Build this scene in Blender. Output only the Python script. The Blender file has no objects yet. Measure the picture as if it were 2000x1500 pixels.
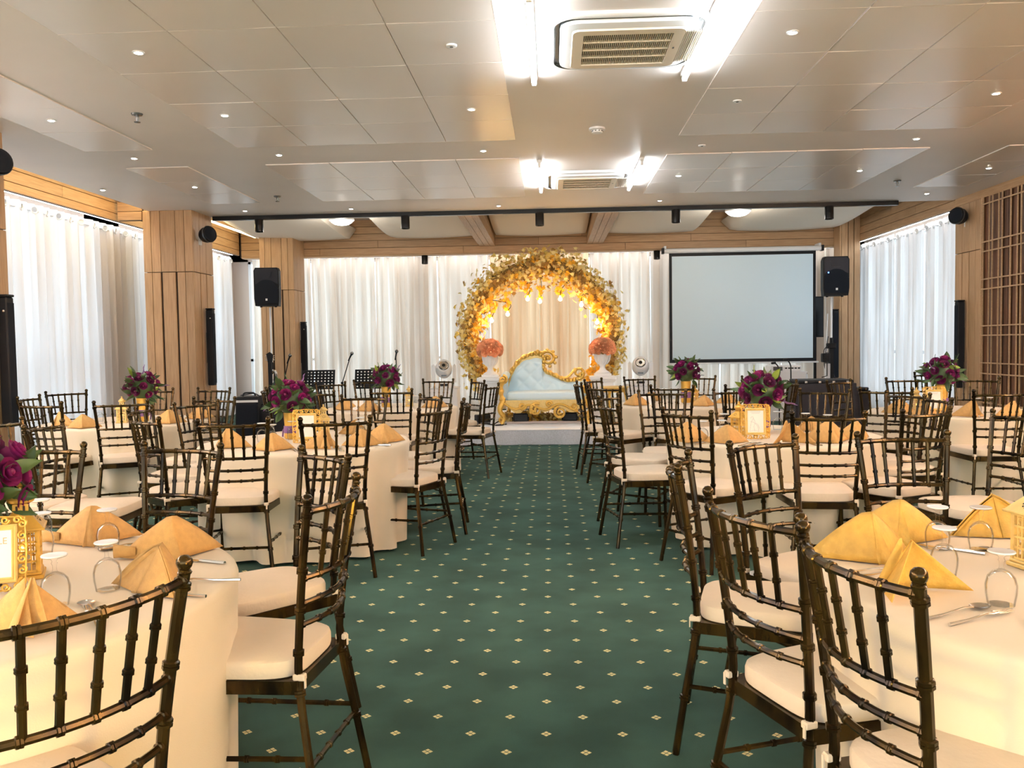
import bpy, math, random
from mathutils import Vector, Matrix
import numpy as np
R = random.Random(7)
PI = math.pi
C = bpy.context.scene.collection
SC = bpy.context.scene

# ------------------------------------------------------------------ camera
EYE = Vector((0, 0, 1.25))
PITCH, YAW, ROLL, FPX = .04686, .04679, .01572, 1636.2
fw = Vector((-math.sin(YAW)*math.cos(PITCH), math.cos(YAW)*math.cos(PITCH), -math.sin(PITCH)))
rt = Vector((math.cos(YAW), math.sin(YAW), 0)); up = rt.cross(fw)
r2 = rt*math.cos(ROLL) - up*math.sin(ROLL); u2 = rt*math.sin(ROLL) + up*math.cos(ROLL)
cd = bpy.data.cameras.new('camera'); cam = bpy.data.objects.new('camera', cd); C.objects.link(cam)
cam.matrix_world = Matrix(((r2.x, u2.x, -fw.x, EYE.x), (r2.y, u2.y, -fw.y, EYE.y), (r2.z, u2.z, -fw.z, EYE.z), (0, 0, 0, 1)))
cd.sensor_width = 36; cd.lens = FPX*36/2000; cd.clip_start = .05; cd.clip_end = 200
SC.camera = cam
# ------------------------------------------------------------------ world, exposure, lights
w = bpy.data.worlds.new('sky'); SC.world = w; w.use_nodes = True
bg = w.node_tree.nodes['Background']; bg.inputs[0].default_value = (.80, .91, 1, 1); bg.inputs[1].default_value = 1.75
SC.view_settings.view_transform = 'Standard'; SC.view_settings.look = 'None'
SC.view_settings.exposure = 0.68; SC.view_settings.gamma = 1; SC.view_settings.use_curve_mapping = False
SC.cycles.max_bounces = 8; SC.cycles.diffuse_bounces = 5; SC.cycles.glossy_bounces = 3
SC.cycles.transparent_max_bounces = 16; SC.cycles.transmission_bounces = 6
SC.cycles.caustics_reflective = False; SC.cycles.caustics_refractive = False
SC.cycles.sample_clamp_indirect = 6
SC.cycles.use_denoising = True
POWER_DOWN, POWER_TUBE, POWER_BULB, POWER_FILL, POWER_LOW, POWER_UPFILL = 9.5, 26, 5.0, 130, 130, 1450
WARM = (1, .88, .74)

def lamp(kind, loc, power, color, rot=(0, 0, 0), **kw):
    d = bpy.data.lights.new('lamp', kind); d.energy = power; d.color = color
    for k, v in kw.items(): setattr(d, k, v)
    o = bpy.data.objects.new('lamp', d); C.objects.link(o); o.location = loc; o.rotation_euler = rot
    return o
# added ceiling fill: made-up cornice uplights, beside and behind the camera
for cx, y0, y1, tl in ((5.30, -3.6, 7.0, .75), (-5.28, -3.6, 6.0, -.75)):
    lamp('AREA', (cx, (y0+y1)/2, 2.50), POWER_UPFILL*(y1-y0)/12, (1, .95, .92), rot=(0, PI+tl, 0), shape='RECTANGLE', size=.12, size_y=y1-y0)
# added area fill for the whole room, set behind an unseen glazed wall
lamp('AREA', (0, -4.35, 1.55), POWER_FILL, (1, .955, .90), rot=(PI/2, 0, 0), shape='RECTANGLE', size=11.4, size_y=2.7)
# two unseen warm lamps, assumed behind the camera to yellow the near cloths
for sx in (-1.9, 1.9):
    lamp('POINT', (sx, -.9, .56), POWER_LOW, (1, .66, .12), shadow_soft_size=.16)

# ------------------------------------------------------------------ materials
MATS = {}
def nodes(m): return m.node_tree.nodes, m.node_tree.links
def mat(name, col, rough=.5, metal=0, spec=.5, noise=0, nscale=20, bump=0, bscale=80, emit=None, estr=0, alpha=1, col2=None, stretch=(1, 1, 1), rand=0, sheen=0, coat=0):
    if name in MATS: return MATS[name]
    m = bpy.data.materials.new(name); m.use_nodes = True; N, L = nodes(m); b = N['Principled BSDF']
    b.inputs['Base Color'].default_value = (*col, 1); b.inputs['Roughness'].default_value = rough
    b.inputs['Metallic'].default_value = metal; b.inputs['Specular IOR Level'].default_value = spec
    if sheen: b.inputs['Sheen Weight'].default_value = sheen
    if coat: b.inputs['Coat Weight'].default_value = coat; b.inputs['Coat Roughness'].default_value = .15
    if emit: b.inputs['Emission Color'].default_value = (*emit, 1); b.inputs['Emission Strength'].default_value = estr
    tc = mp = None
    if noise or bump or col2:
        tc = N.new('ShaderNodeTexCoord'); mp = N.new('ShaderNodeMapping'); mp.inputs['Scale'].default_value = stretch
        L.new(tc.outputs['Object'], mp.inputs[0])
    src = None
    if noise or col2:
        n = N.new('ShaderNodeTexNoise'); n.inputs['Scale'].default_value = nscale; n.inputs['Detail'].default_value = 5
        L.new(mp.outputs[0], n.inputs['Vector'])
        mx = N.new('ShaderNodeMix'); mx.data_type = 'RGBA'
        mx.inputs[6].default_value = (*col, 1)
        c2 = col2 if col2 else tuple(max(0, c*(1-noise)) for c in col)
        mx.inputs[7].default_value = (*c2, 1)
        rp = N.new('ShaderNodeMapRange'); rp.inputs[1].default_value = .35; rp.inputs[2].default_value = .65
        L.new(n.outputs[0], rp.inputs[0]); L.new(rp.outputs[0], mx.inputs[0]); src = mx.outputs[2]
    if rand:
        oi = N.new('ShaderNodeObjectInfo'); hs = N.new('ShaderNodeHueSaturation')
        mr = N.new('ShaderNodeMapRange'); mr.inputs[3].default_value = 1-rand; mr.inputs[4].default_value = 1+rand
        L.new(oi.outputs['Random'], mr.inputs[0]); L.new(mr.outputs[0], hs.inputs['Value'])
        if src: L.new(src, hs.inputs['Color'])
        else: hs.inputs['Color'].default_value = (*col, 1)
        src = hs.outputs[0]
    if src: L.new(src, b.inputs['Base Color'])
    if bump:
        n2 = N.new('ShaderNodeTexNoise'); n2.inputs['Scale'].default_value = bscale; n2.inputs['Detail'].default_value = 3
        L.new(mp.outputs[0], n2.inputs['Vector'])
        bp = N.new('ShaderNodeBump'); bp.inputs['Strength'].default_value = bump; bp.inputs['Distance'].default_value = .01
        L.new(n2.outputs[0], bp.inputs['Height']); L.new(bp.outputs[0], b.inputs['Normal'])
    MATS[name] = m; return m
def emis(name, col, s):
    if name in MATS: return MATS[name]
    m = bpy.data.materials.new(name); m.use_nodes = True; N, L = nodes(m); N.remove(N['Principled BSDF'])
    e = N.new('ShaderNodeEmission'); e.inputs[0].default_value = (*col, 1); e.inputs[1].default_value = s
    L.new(e.outputs[0], N['Material Output'].inputs[0]); MATS[name] = m; return m
def glassy(name, tint, ior=1.45, rough=.02):
    m = bpy.data.materials.new(name); m.use_nodes = True; N, L = nodes(m); N.remove(N['Principled BSDF'])
    t = N.new('ShaderNodeBsdfTransparent'); t.inputs[0].default_value = (*tint, 1)
    g = N.new('ShaderNodeBsdfGlossy'); g.inputs['Roughness'].default_value = rough
    f = N.new('ShaderNodeLayerWeight'); f.inputs[0].default_value = .12; x = N.new('ShaderNodeMixShader'); mm = N.new('ShaderNodeMath'); mm.operation = 'MULTIPLY'; mm.inputs[1].default_value = .6; L.new(f.outputs['Fresnel'], mm.inputs[0])
    L.new(mm.outputs[0], x.inputs[0]); L.new(t.outputs[0], x.inputs[1]); L.new(g.outputs[0], x.inputs[2])
    L.new(x.outputs[0], N['Material Output'].inputs[0]); return m
def curtain_mat(name, col, tl):
    m = bpy.data.materials.new(name); m.use_nodes = True; N, L = nodes(m); N.remove(N['Principled BSDF'])
    d = N.new('ShaderNodeBsdfDiffuse'); d.inputs[0].default_value = (*col, 1)
    t = N.new('ShaderNodeBsdfTranslucent'); t.inputs[0].default_value = (*col, 1)
    x = N.new('ShaderNodeMixShader')
    tc = N.new('ShaderNodeTexCoord'); mp = N.new('ShaderNodeMapping'); mp.inputs['Scale'].default_value = (1, 1, .04); L.new(tc.outputs['Object'], mp.inputs[0])
    nz = N.new('ShaderNodeTexNoise'); nz.inputs['Scale'].default_value = 7; nz.inputs['Detail'].default_value = 2; L.new(mp.outputs[0], nz.inputs['Vector'])   # gathers: where the cloth lies double less light comes through
    mr = N.new('ShaderNodeMapRange'); mr.inputs[1].default_value = .36; mr.inputs[2].default_value = .64; mr.inputs[3].default_value = tl*.45; mr.inputs[4].default_value = tl*1.5
    L.new(nz.outputs[0], mr.inputs[0]); L.new(mr.outputs[0], x.inputs[0])
    L.new(d.outputs[0], x.inputs[1]); L.new(t.outputs[0], x.inputs[2]); L.new(x.outputs[0], N['Material Output'].inputs[0]); return m

M_CEIL = mat('ceiling_paint', (.80, .735, .695), .45, noise=.04, nscale=1.5)
M_TILE = mat('ceiling_panel_satin', (.78, .72, .685), .25, spec=.5, rand=.035)
M_WALL = mat('wall_plaster', (.66, .55, .48), .8)
def wood(name, stretch, c1=(.52, .335, .185), c2=(.42, .255, .13), rand=.12):
    return mat(name, c1, .5, col2=c2, nscale=5, stretch=stretch, rand=rand, bump=.05, bscale=12)
M_WOODV = wood('wood_upright_grain', (12, 12, .7))
M_WOODX = wood('wood_cross_grain', (.7, 12, 12))
M_WOODY = wood('wood_long_grain', (12, .7, 12))
M_WDARK = mat('dark_brown_recess', (.035, .018, .01), .7)
M_SLATD = wood('dark_slat_wood', (14, 14, 1), (.16, .065, .03), (.09, .035, .016), .25)
M_LATT = wood('pale_lattice_wood', (10, 10, 10), (.50, .33, .19), (.42, .26, .14), .08)
M_CURT = curtain_mat('sheer_curtain', (.86, .82, .80), .42)
M_CURTB = curtain_mat('back_curtain', (.86, .76, .66), .40)
M_CURTP = curtain_mat('bulb_tinted_back_curtain', (.92, .70, .47), .36)  # two panels behind the arch: bulb glow put into the fabric colour
M_RING = mat('curtain_ring_metal', (.85, .85, .85), .3, .2)
M_CHAIR = mat('bronzed_dark_lacquer', (.009, .0055, .003), .21, .65, noise=0, col2=(.070, .042, .010), nscale=22, stretch=(1, 1, .3), spec=.35)
M_CUSH = mat('cream_cushion', (.68, .58, .46), .85, noise=.04, nscale=9, bump=.15, bscale=60)
M_CLOTH = mat('ivory_tablecloth', (.69, .60, .465), .65, noise=.03, nscale=5, bump=.06, bscale=300, sheen=.2)
M_TABLE = mat('table_wood', (.4, .28, .18), .6)
M_NAP = mat('gold_napkin', (.57, .335, .115), .75, noise=.14, nscale=60, bump=.25, bscale=380, rand=.07)
M_NAPB = mat('mustard_damask_napkin', (.66, .40, .08), .6, noise=.2, nscale=34, bump=.25, bscale=120, rand=.08)
M_GLASS = glassy('clear_goblet_glass', (.988, .99, .99))
M_PANE = glassy('window_pane_glass', (.92, .96, .98))
M_STEEL = mat('polished_steel', (.75, .73, .70), .16, 1)
M_GOLD = mat('gold_paint', (.72, .43, .085), .32, .45, noise=.12, nscale=40)
M_GOLDL = mat('pale_gold_paint', (.78, .56, .20), .38, .3, noise=.12, nscale=40)
M_BLACK = mat('black_plastic', (.008, .009, .012), .5, spec=.22)
M_BLKGL = mat('black_satin_metal', (.01, .011, .013), .25, .3)
M_BLKCL = mat('black_cloth', (.012, .012, .018), .85, bump=.3, bscale=20)
M_GRILLE = mat('speaker_grille', (.010, .013, .020), .7, spec=.15, bump=.5, bscale=700)
M_WHITE = mat('white_plastic', (.82, .83, .85), .35)
M_WHITEC = mat('white_cloth', (.85, .85, .87), .8, bump=.1, bscale=60)
M_PLAST = mat('white_plaster', (.86, .87, .88), .6)
M_ACBODY = mat('warm_white_plastic', (.80, .72, .60), .4)
M_ACTRIM = mat('chrome_grey_trim', (.12, .13, .14), .25, .6)
M_STAGE = mat('white_stage_fabric', (.78, .84, .93), .85, noise=.05, nscale=8, bump=.25, bscale=40)
M_LACE = mat('lace_fabric', (.76, .79, .88), .9, noise=.16, nscale=70, bump=.6, bscale=120)
M_SOFA = mat('pale_leather', (.64, .80, .88), .35, bump=.05, bscale=60)
M_MAG = mat('magenta_petal', (.19, .006, .095), .55, rand=.3)
M_MAGD = mat('dark_plum_petal', (.12, .006, .06), .6, rand=.3)
M_PURP = mat('violet_spike', (.17, .085, .22), .7)
M_LEAF = mat('dark_green_leaf', (.035, .075, .02), .5, rand=.3)
M_LEAF2 = mat('lime_leaf', (.22, .30, .04), .5)
M_RIB = mat('purple_ribbon', (.16, .07, .20), .5)
M_ORNG = mat('orange_rose_petal', (.90, .46, .25), .65, rand=.3)
def leaf_mat(name, col):
    m = bpy.data.materials.new(name); m.use_nodes = True; N, L = nodes(m); N.remove(N['Principled BSDF'])
    d = N.new('ShaderNodeBsdfDiffuse'); t = N.new('ShaderNodeBsdfTranslucent'); x = N.new('ShaderNodeMixShader'); x.inputs[0].default_value = .38
    d.inputs[0].default_value = t.inputs[0].default_value = (*col, 1)
    L.new(d.outputs[0], x.inputs[1]); L.new(t.outputs[0], x.inputs[2]); L.new(x.outputs[0], N['Material Output'].inputs[0]); return m
M_AUT = [leaf_mat('cream_maple_leaf', (.95, .82, .40)), leaf_mat('olive_gold_leaf', (.84, .64, .18)), leaf_mat('brown_leaf', (.42, .26, .09)), leaf_mat('amber_leaf', (.90, .50, .06))]
M_PAPER = mat('white_card', (.86, .82, .77), .7)
M_INK = mat('brown_print', (.45, .30, .20), .7)
M_INKG = mat('grey_print', (.40, .42, .45), .7)
M_SCREEN = mat('projection_screen', (.70, .87, 1.0), .55)
M_TUBE = emis('tube_light', (.90, .96, 1), 48)
M_DOWN = emis('downlight_lens', (1, .86, .66), 60)
M_DOME = emis('dome_light', (.95, .97, 1), 5)
M_BULB = emis('warm_bulb', (1, .62, .20), 16)
M_COVEW = emis('cove_strip_cool', (.95, .98, 1), 20)
M_COVEY = emis('cove_strip_warm', (1, .80, .42), 14)
M_LED = emis('blue_led', (.1, .25, 1), 4)
M_FLAME = emis('battery_candle', (1, .6, .15), 4)

# carpet: woven four-diamond motif on a square lattice
def carpet():
    m = mat('green_woven_carpet', (.045, .100, .082), .9, noise=.35, nscale=3, bump=.35, bscale=420, spec=.15)
    N, L = nodes(m); b = N['Principled BSDF']; base = b.inputs['Base Color'].links[0].from_socket
    tc = N.new('ShaderNodeTexCoord'); sp = N.new('ShaderNodeSeparateXYZ'); L.new(tc.outputs['Object'], sp.inputs[0])
    def mt(op, a, bb=None, c=None):
        n = N.new('ShaderNodeMath'); n.operation = op
        for i, v in enumerate((a, bb, c)):
            if v is None: continue
            if isinstance(v, (int, float)): n.inputs[i].default_value = v
            else: L.new(v, n.inputs[i])
        return n.outputs[0]
    A = .2441
    masks = []
    for off in (0, .5):
        p = []
        for ax, o0 in ((0, -.0309), (1, 4.101)):
            u = mt('DIVIDE', mt('SUBTRACT', sp.outputs[ax], o0), A)
            p.append(mt('ABSOLUTE', mt('SUBTRACT', mt('FRACT', mt('ADD', u, 100.5+off)), .5)))
        d = mt('ADD', p[0], p[1]); x = mt('ABSOLUTE', mt('SUBTRACT', p[0], p[1]))
        masks.append(mt('MULTIPLY', mt('LESS_THAN', d, .072), mt('GREATER_THAN', x, .007)))
    mk = mt('MAXIMUM', masks[0], masks[1])
    mx = N.new('ShaderNodeMix'); mx.data_type = 'RGBA'; mx.inputs[7].default_value = (.72, .62, .33, 1)
    L.new(mk, mx.inputs[0]); L.new(base, mx.inputs[6]); L.new(mx.outputs[2], b.inputs['Base Color'])
    return m
M_CARPET = carpet()

# ------------------------------------------------------------------ mesh helpers
class MB:
    def __init__(s): s.v = []; s.f = []; s.sm = []
    def add(s, vs, fs, smooth=False, M=None):
        o = len(s.v)
        s.v += [tuple(M @ Vector(p)) for p in vs] if M is not None else [tuple(p) for p in vs]
        s.f += [tuple(i+o for i in f) for f in fs]; s.sm += [smooth]*len(fs); return s
    def box(s, a, b, M=None, ch=0):
        x0, y0, z0 = a; x1, y1, z1 = b
        x0, x1 = min(x0, x1), max(x0, x1); y0, y1 = min(y0, y1), max(y0, y1); z0, z1 = min(z0, z1), max(z0, z1)
        if not ch:
            return s.add([(x0, y0, z0), (x1, y0, z0), (x1, y1, z0), (x0, y1, z0), (x0, y0, z1), (x1, y0, z1), (x1, y1, z1), (x0, y1, z1)],
                         [(3, 2, 1, 0), (4, 5, 6, 7), (0, 1, 5, 4), (1, 2, 6, 5), (2, 3, 7, 6), (3, 0, 4, 7)], False, M)
        c = ch; vs = []
        for sx in (0, 1):
            for sy in (0, 1):
                for sz in (0, 1):
                    X, Y, Z = (x0, x1)[sx], (y0, y1)[sy], (z0, z1)[sz]
                    dx, dy, dz = (c, -c)[sx], (c, -c)[sy], (c, -c)[sz]
                    vs += [(X, Y+dy, Z+dz), (X+dx, Y, Z+dz), (X+dx, Y+dy, Z)]
        k = lambda sx, sy, sz, a: (sx*4+sy*2+sz)*3+a
        F = []
        for sgn in (0, 1):
            F.append([k(sgn, 0, 0, 0), k(sgn, 0, 1, 0), k(sgn, 1, 1, 0), k(sgn, 1, 0, 0)] if not sgn else [k(1, 0, 0, 0), k(1, 1, 0, 0), k(1, 1, 1, 0), k(1, 0, 1, 0)])
            F.append([k(0, sgn, 0, 1), k(1, sgn, 0, 1), k(1, sgn, 1, 1), k(0, sgn, 1, 1)] if not sgn else [k(0, 1, 0, 1), k(0, 1, 1, 1), k(1, 1, 1, 1), k(1, 1, 0, 1)])
            F.append([k(0, 0, sgn, 2), k(0, 1, sgn, 2), k(1, 1, sgn, 2), k(1, 0, sgn, 2)] if not sgn else [k(0, 0, 1, 2), k(1, 0, 1, 2), k(1, 1, 1, 2), k(0, 1, 1, 2)])
        for a in (0, 1):
            for bb in (0, 1):
                F.append([k(0, a, bb, 1), k(1, a, bb, 1), k(1, a, bb, 2), k(0, a, bb, 2)])
                F.append([k(a, 0, bb, 0), k(a, 1, bb, 0), k(a, 1, bb, 2), k(a, 0, bb, 2)])
                F.append([k(a, bb, 0, 0), k(a, bb, 1, 0), k(a, bb, 1, 1), k(a, bb, 0, 1)])
                for cc in (0, 1): F.append([k(a, bb, cc, 0), k(a, bb, cc, 1), k(a, bb, cc, 2)])
        seen = set(); G = []
        for f in F:
            q = tuple(sorted(f))
            if q not in seen: seen.add(q); G.append(tuple(f))
        return s.add(vs, G, False, M)
    def tube(s, path, r, seg=8, caps=True, M=None):
        P = [Vector(p) for p in path]; n = len(P); rr = r if isinstance(r, (list, tuple)) else [r]*n
        vs = []; T0 = (P[1]-P[0]).normalized(); a = Vector((0, 0, 1)) if abs(T0.z) < .9 else Vector((1, 0, 0))
        nx = (a - T0*a.dot(T0)).normalized()
        for i in range(n):
            t = (P[min(i+1, n-1)]-P[max(i-1, 0)])
            t = t.normalized() if t.length > 1e-9 else T0
            nx = (nx - t*nx.dot(t)); nx = nx.normalized() if nx.length > 1e-6 else t.orthogonal().normalized()
            ny = t.cross(nx)
            for k in range(seg):
                an = 2*PI*k/seg; vs.append(P[i]+(nx*math.cos(an)+ny*math.sin(an))*rr[i])
        fs = [(i*seg+k, i*seg+(k+1) % seg, (i+1)*seg+(k+1) % seg, (i+1)*seg+k) for i in range(n-1) for k in range(seg)]
        s.add(vs, fs, True, M)
        if caps:
            o = len(s.v)-n*seg
            s.f += [tuple(o+k for k in reversed(range(seg))), tuple(o+(n-1)*seg+k for k in range(seg))]; s.sm += [False, False]
        return s
    def lathe(s, prof, seg=16, M=None, smooth=True):
        n = len(prof); vs = []
        for r, z in prof:
            for k in range(seg): vs.append((r*math.cos(2*PI*k/seg), r*math.sin(2*PI*k/seg), z))
        fs = [(i*seg+k, i*seg+(k+1) % seg, (i+1)*seg+(k+1) % seg, (i+1)*seg+k) for i in range(n-1) for k in range(seg)]
        fs2 = []
        if prof[0][0] > 1e-5: fs2.append(tuple(reversed(range(seg))))
        if prof[-1][0] > 1e-5: fs2.append(tuple((n-1)*seg+k for k in range(seg)))
        s.add(vs, fs, smooth, M); o = len(s.v)-len(vs)
        s.f += [tuple(i+o for i in f) for f in fs2]; s.sm += [False]*len(fs2); return s
    def ball(s, c, r, seg=10, rings=6, sc=(1, 1, 1)):
        pr = [(r*math.sin(PI*i/rings), -r*math.cos(PI*i/rings)) for i in range(rings+1)]
        return s.lathe([(max(a, 1e-6), z) for a, z in pr], seg, Matrix.Translation(c) @ Matrix.Diagonal((*sc, 1)))
    def prism(s, poly, d0, d1, axis='y', M=None):
        n = len(poly)
        f = {'y': lambda p, d: (p[0], d, p[1]), 'z': lambda p, d: (p[0], p[1], d), 'x': lambda p, d: (d, p[0], p[1])}[axis]
        vs = [f(p, d0) for p in poly]+[f(p, d1) for p in poly]
        return s.add(vs, [tuple(range(n)), tuple(reversed(range(n, 2*n)))]+[((i+1) % n, i, n+i, n+(i+1) % n) for i in range(n)], False, M)
    def grid(s, fn, nu, nv, smooth=True, wrap=False, M=None):
        vs = [fn(i/(nu if wrap else nu-1), j/(nv-1)) for j in range(nv) for i in range(nu)]
        fs = [(j*nu+i, j*nu+(i+1) % nu, (j+1)*nu+(i+1) % nu, (j+1)*nu+i) for j in range(nv-1) for i in range(nu if wrap else nu-1)]
        return s.add(vs, fs, smooth, M)
    def mesh(s, name, m=None, sharp=40):
        me = bpy.data.meshes.new(name); me.from_pydata(s.v, [], s.f); me.polygons.foreach_set('use_smooth', s.sm)
        if any(s.sm): me.set_sharp_from_angle(angle=math.radians(sharp))
        if m: me.materials.append(m)
        return me
def O(name, mb, m=None, parent=None, loc=None, rot=None, scale=None):
    me = mb if isinstance(mb, bpy.types.Mesh) else mb.mesh(name, m)
    o = bpy.data.objects.new(name, me); C.objects.link(o)
    if parent: o.parent = parent
    if loc is not None: o.location = loc
    if rot is not None: o.rotation_euler = rot
    if scale is not None: o.scale = scale
    return o
def tag(o, label, cat, group=None, kind=None):
    o['label'] = label; o['category'] = cat
    if group: o['group'] = group
    if kind: o['kind'] = kind
    return o
def thing(name, label, cat, loc=(0, 0, 0), rz=0, group=None):
    o = bpy.data.objects.new(name, None); C.objects.link(o); o.location = loc; o.rotation_euler = (0, 0, rz); o.empty_display_size = .1
    return tag(o, label, cat, group)
def struct(name, mb, m, parent=None):
    o = O(name, mb, m, parent)
    if not parent: o['kind'] = 'structure'
    return o
def dup(root, loc, rz=None, label=None, group=None, scale=None):
    r = root.copy(); C.objects.link(r); r.location = loc
    if rz is not None: r.rotation_euler = (0, 0, rz)
    if scale: r.scale = (scale,)*3
    if label: r['label'] = label
    if group: r['group'] = group
    for ch in list(root.children):
        c = ch.copy(); C.objects.link(c); c.parent = r
        for g in ch.children:
            d = g.copy(); C.objects.link(d); d.parent = c
    return r
def box(a, b, ch=0): return MB().box(a, b, None, ch)
def TR(x, y, z): return Matrix.Translation((x, y, z))
def RZ(a): return Matrix.Rotation(a, 4, 'Z')
def RX(a): return Matrix.Rotation(a, 4, 'X')
def RY(a): return Matrix.Rotation(a, 4, 'Y')
def spline(pts, n):
    P = [Vector(p) for p in pts]; out = []
    for i in range(len(P)-1):
        p0, p1, p2, p3 = P[max(i-1, 0)], P[i], P[i+1], P[min(i+2, len(P)-1)]
        for k in range(n):
            t = k/n
            out.append(.5*((2*p1)+(p2-p0)*t+(2*p0-5*p1+4*p2-p3)*t*t+(3*p1-p0-3*p2+p3)*t**3))
    return out+[P[-1]]
def spiral(c, r0, r1, a0, turns, n=22, axis='xz', y=0):
    out = []
    for i in range(n+1):
        t = i/n; a = a0+turns*2*PI*t; r = r0+(r1-r0)*t
        out.append((c[0]+r*math.cos(a), y, c[1]+r*math.sin(a)))
    return out
ORD = ['first', 'second', 'third', 'fourth', 'fifth', 'sixth', 'seventh', 'eighth', 'ninth', 'tenth', 'eleventh', 'twelfth']

# ------------------------------------------------------------------ room shell
ZC, XR, XL, YF, YB, YBK = 3.125, 5.52, -5.83, 11.82, 15.63, -4.0
struct('floor', box((-6.4, YBK-.2, -.1), (6.1, 16.4, 0)), M_CARPET)
ceil = struct('ceiling', box((-5.39, YBK, ZC), (XR, YF, ZC+.16)), M_CEIL)
struct('ceiling', box((-6.4, YBK, 3.62), (6.1, 16.4, 3.72)), M_CEIL)              # upper slab above the cove and the back bay
def tile(cx, cy, sx, sy, sag):
    n = 5; g = .004; mb = MB()
    fn = lambda u, v: (sx*(u-.5)*(1-2*g/sx), sy*(v-.5)*(1-2*g/sy), -.009-sag*(1-(2*u-1)**2)*(1-(2*v-1)**2)-sag*.5*(abs(2*v-1)**3)*(1-(2*u-1)**2)*.6)
    mb.grid(fn, n, n); mb.f = [tuple(reversed(f)) for f in mb.f]
    h = [(-sx/2+g, -sy/2+g), (sx/2-g, -sy/2+g), (sx/2-g, sy/2-g), (-sx/2+g, sy/2-g)]
    mb.add([(x, y, -.010) for x, y in h]+[(x, y, 0) for x, y in h], [(0, 1, 5, 4), (1, 2, 6, 5), (2, 3, 7, 6), (3, 0, 4, 7)])
    o = O('ceiling_panel', mb, M_TILE, ceil, (cx, cy, ZC), (R.uniform(-.003, .003), R.uniform(-.003, .003), 0))
ROWS = [(2.73, 3.45), (3.45, 4.17), (4.17, 4.90), (4.90, 5.62), (5.62, 6.34), (6.34, 7.04), (7.04, 7.74)]
ROWB = [(8.50, 9.23), (9.23, 9.96), (9.96, 10.68)]
COLS = [(-2.88, -2.22), (-2.22, -1.57), (-1.57, -.93), (-.93, -.29), (1.18, 1.82), (1.82, 2.46), (2.46, 3.10), (3.10, 3.75), (-4.33, -3.68), (4.50, 5.14)]
for ci, (x0, x1) in enumerate(COLS):
    for (y0, y1) in ROWS+ROWB:
        tile((x0+x1)/2, (y0+y1)/2, x1-x0, y1-y0, R.uniform(.001, .007))

def planks(parent, faces, m, name='plank'):
    """faces: list of boxes (a,b) each one board"""
    for a, b in faces: O(name, box(a, b, .004), m, parent)
def pillar(x0, x1, y0, y1, zt, right=True, left=False):
    core = struct('pillar', box((x0+.03, y0+.03, 0), (x1-.03, y1, zt)), M_WDARK)
    W = x1-x0; fr = [0, .163, .35, .652, .832, 1]; zj = 2.30; B = []
    for i in range(5):
        a, b = x0+W*fr[i], x0+W*fr[i+1]
        B.append(((a+.003, y0, zj+.004), (b-.003, y0+.03, zt)))
        l = .014 if i in (2, 3) else .003; r = .014 if i in (1, 2) else .003
        B.append(((a+l, y0, .0), (b-r, y0+.03, zj-.004)))
    D = y1-y0
    for xa, xb in ([(x1-.03, x1)] if right else [])+([(x0, x0+.03)] if left else []):
        for i, (q0, q1) in enumerate(((0, .34), (.34, .64), (.64, 1))):
            B.append(((xa, y0+D*q0+(.031 if i == 0 else .003), zj+.004), (xb, y0+D*q1-.003, zt)))
            B.append(((xa, y0+D*q0+(.031 if i == 0 else .014), 0), (xb, y0+D*q1-(.014 if i < 2 else .003), zj-.004)))
    planks(core, B, M_WOODV)
    return core
pillar(-5.47, -4.79, 11.13, 11.80, ZC)
pillar(-5.40, -4.66, 6.35, 7.05, ZC)
pillar(-5.22, -4.60, 14.95, 15.62, 3.62)

# left wall with its windows, valance and cove
def window(n, axis, pos, a, b, z0, z1, out, bars):
    mb = MB(); f = .05
    seg = [(a, a+f), (b-f, b)]+[(a+(b-a)*k/bars-f/2, a+(b-a)*k/bars+f/2) for k in range(1, bars)]
    def bx(u0, u1, c0, c1, d=.05):
        if axis == 'x': mb.box((pos, u0, c0), (pos+out*d, u1, c1))
        else: mb.box((u0, pos, c0), (u1, pos+out*d, c1))
    for u0, u1 in seg: bx(u0, u1, z0, z1)
    bx(a, b, z0, z0+f); bx(a, b, z1-f, z1); bx(a, b, 1.0, 1.0+f)
    o = struct('window_%d' % n, mb, M_WHITE)
    for k in range(bars):
        u0, u1 = a+(b-a)*k/bars+f/2, a+(b-a)*(k+1)/bars-f/2
        for c0, c1 in ((z0+f, 1.0), (1.0+f, z1-f)):
            p = box((pos+out*.02, u0, c0), (pos+out*.026, u1, c1)) if axis == 'x' else box((u0, pos+out*.02, c0), (u1, pos+out*.026, c1))
            O('pane', p, M_PANE, o)
XW = -6.2
wl = MB()
for a, b in ((YBK, -3.2), (.8, 2.2), (5.9, 7.3), (11.0, 11.9), (16.1, 16.4)): wl.box((XW, a, 0), (XW-.2, b, 3.7))
wl.box((XW, YBK, 3.0), (XW-.2, 16.4, 3.7)); wl.box((XW, YBK, 0), (XW-.2, 16.4, .12))
struct('wall_left', wl, M_WALL)
for n, (a, b) in enumerate(((-3.2, .8), (2.2, 5.9), (7.3, 11.0), (11.9, 16.1))): window(n+1, 'x', XW, a, b, .12, 3.0, -1, 3)  # first two are out of view, added for light from the left
wr = MB().box((5.95, YBK, 0), (6.1, 11.9, 3.7)).box((5.95, 16.0, 0), (6.1, 16.4, 3.7)).box((5.95, 11.9, 3.0), (6.1, 16.0, 3.7)).box((5.95, 11.9, 0), (6.1, 16.0, .12))
struct('wall_right', wr, M_WALL)
window(5, 'x', 5.95, 11.9, 16.0, .12, 3.0, 1, 3)
YW = 16.25
wb = MB()
for a, b in ((-6.4, -5.9), (-2.6, -2.4), (2.0, 2.2), (4.9, 6.1)): wb.box((a, YW, 0), (b, YW+.15, 3.7))
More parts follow.
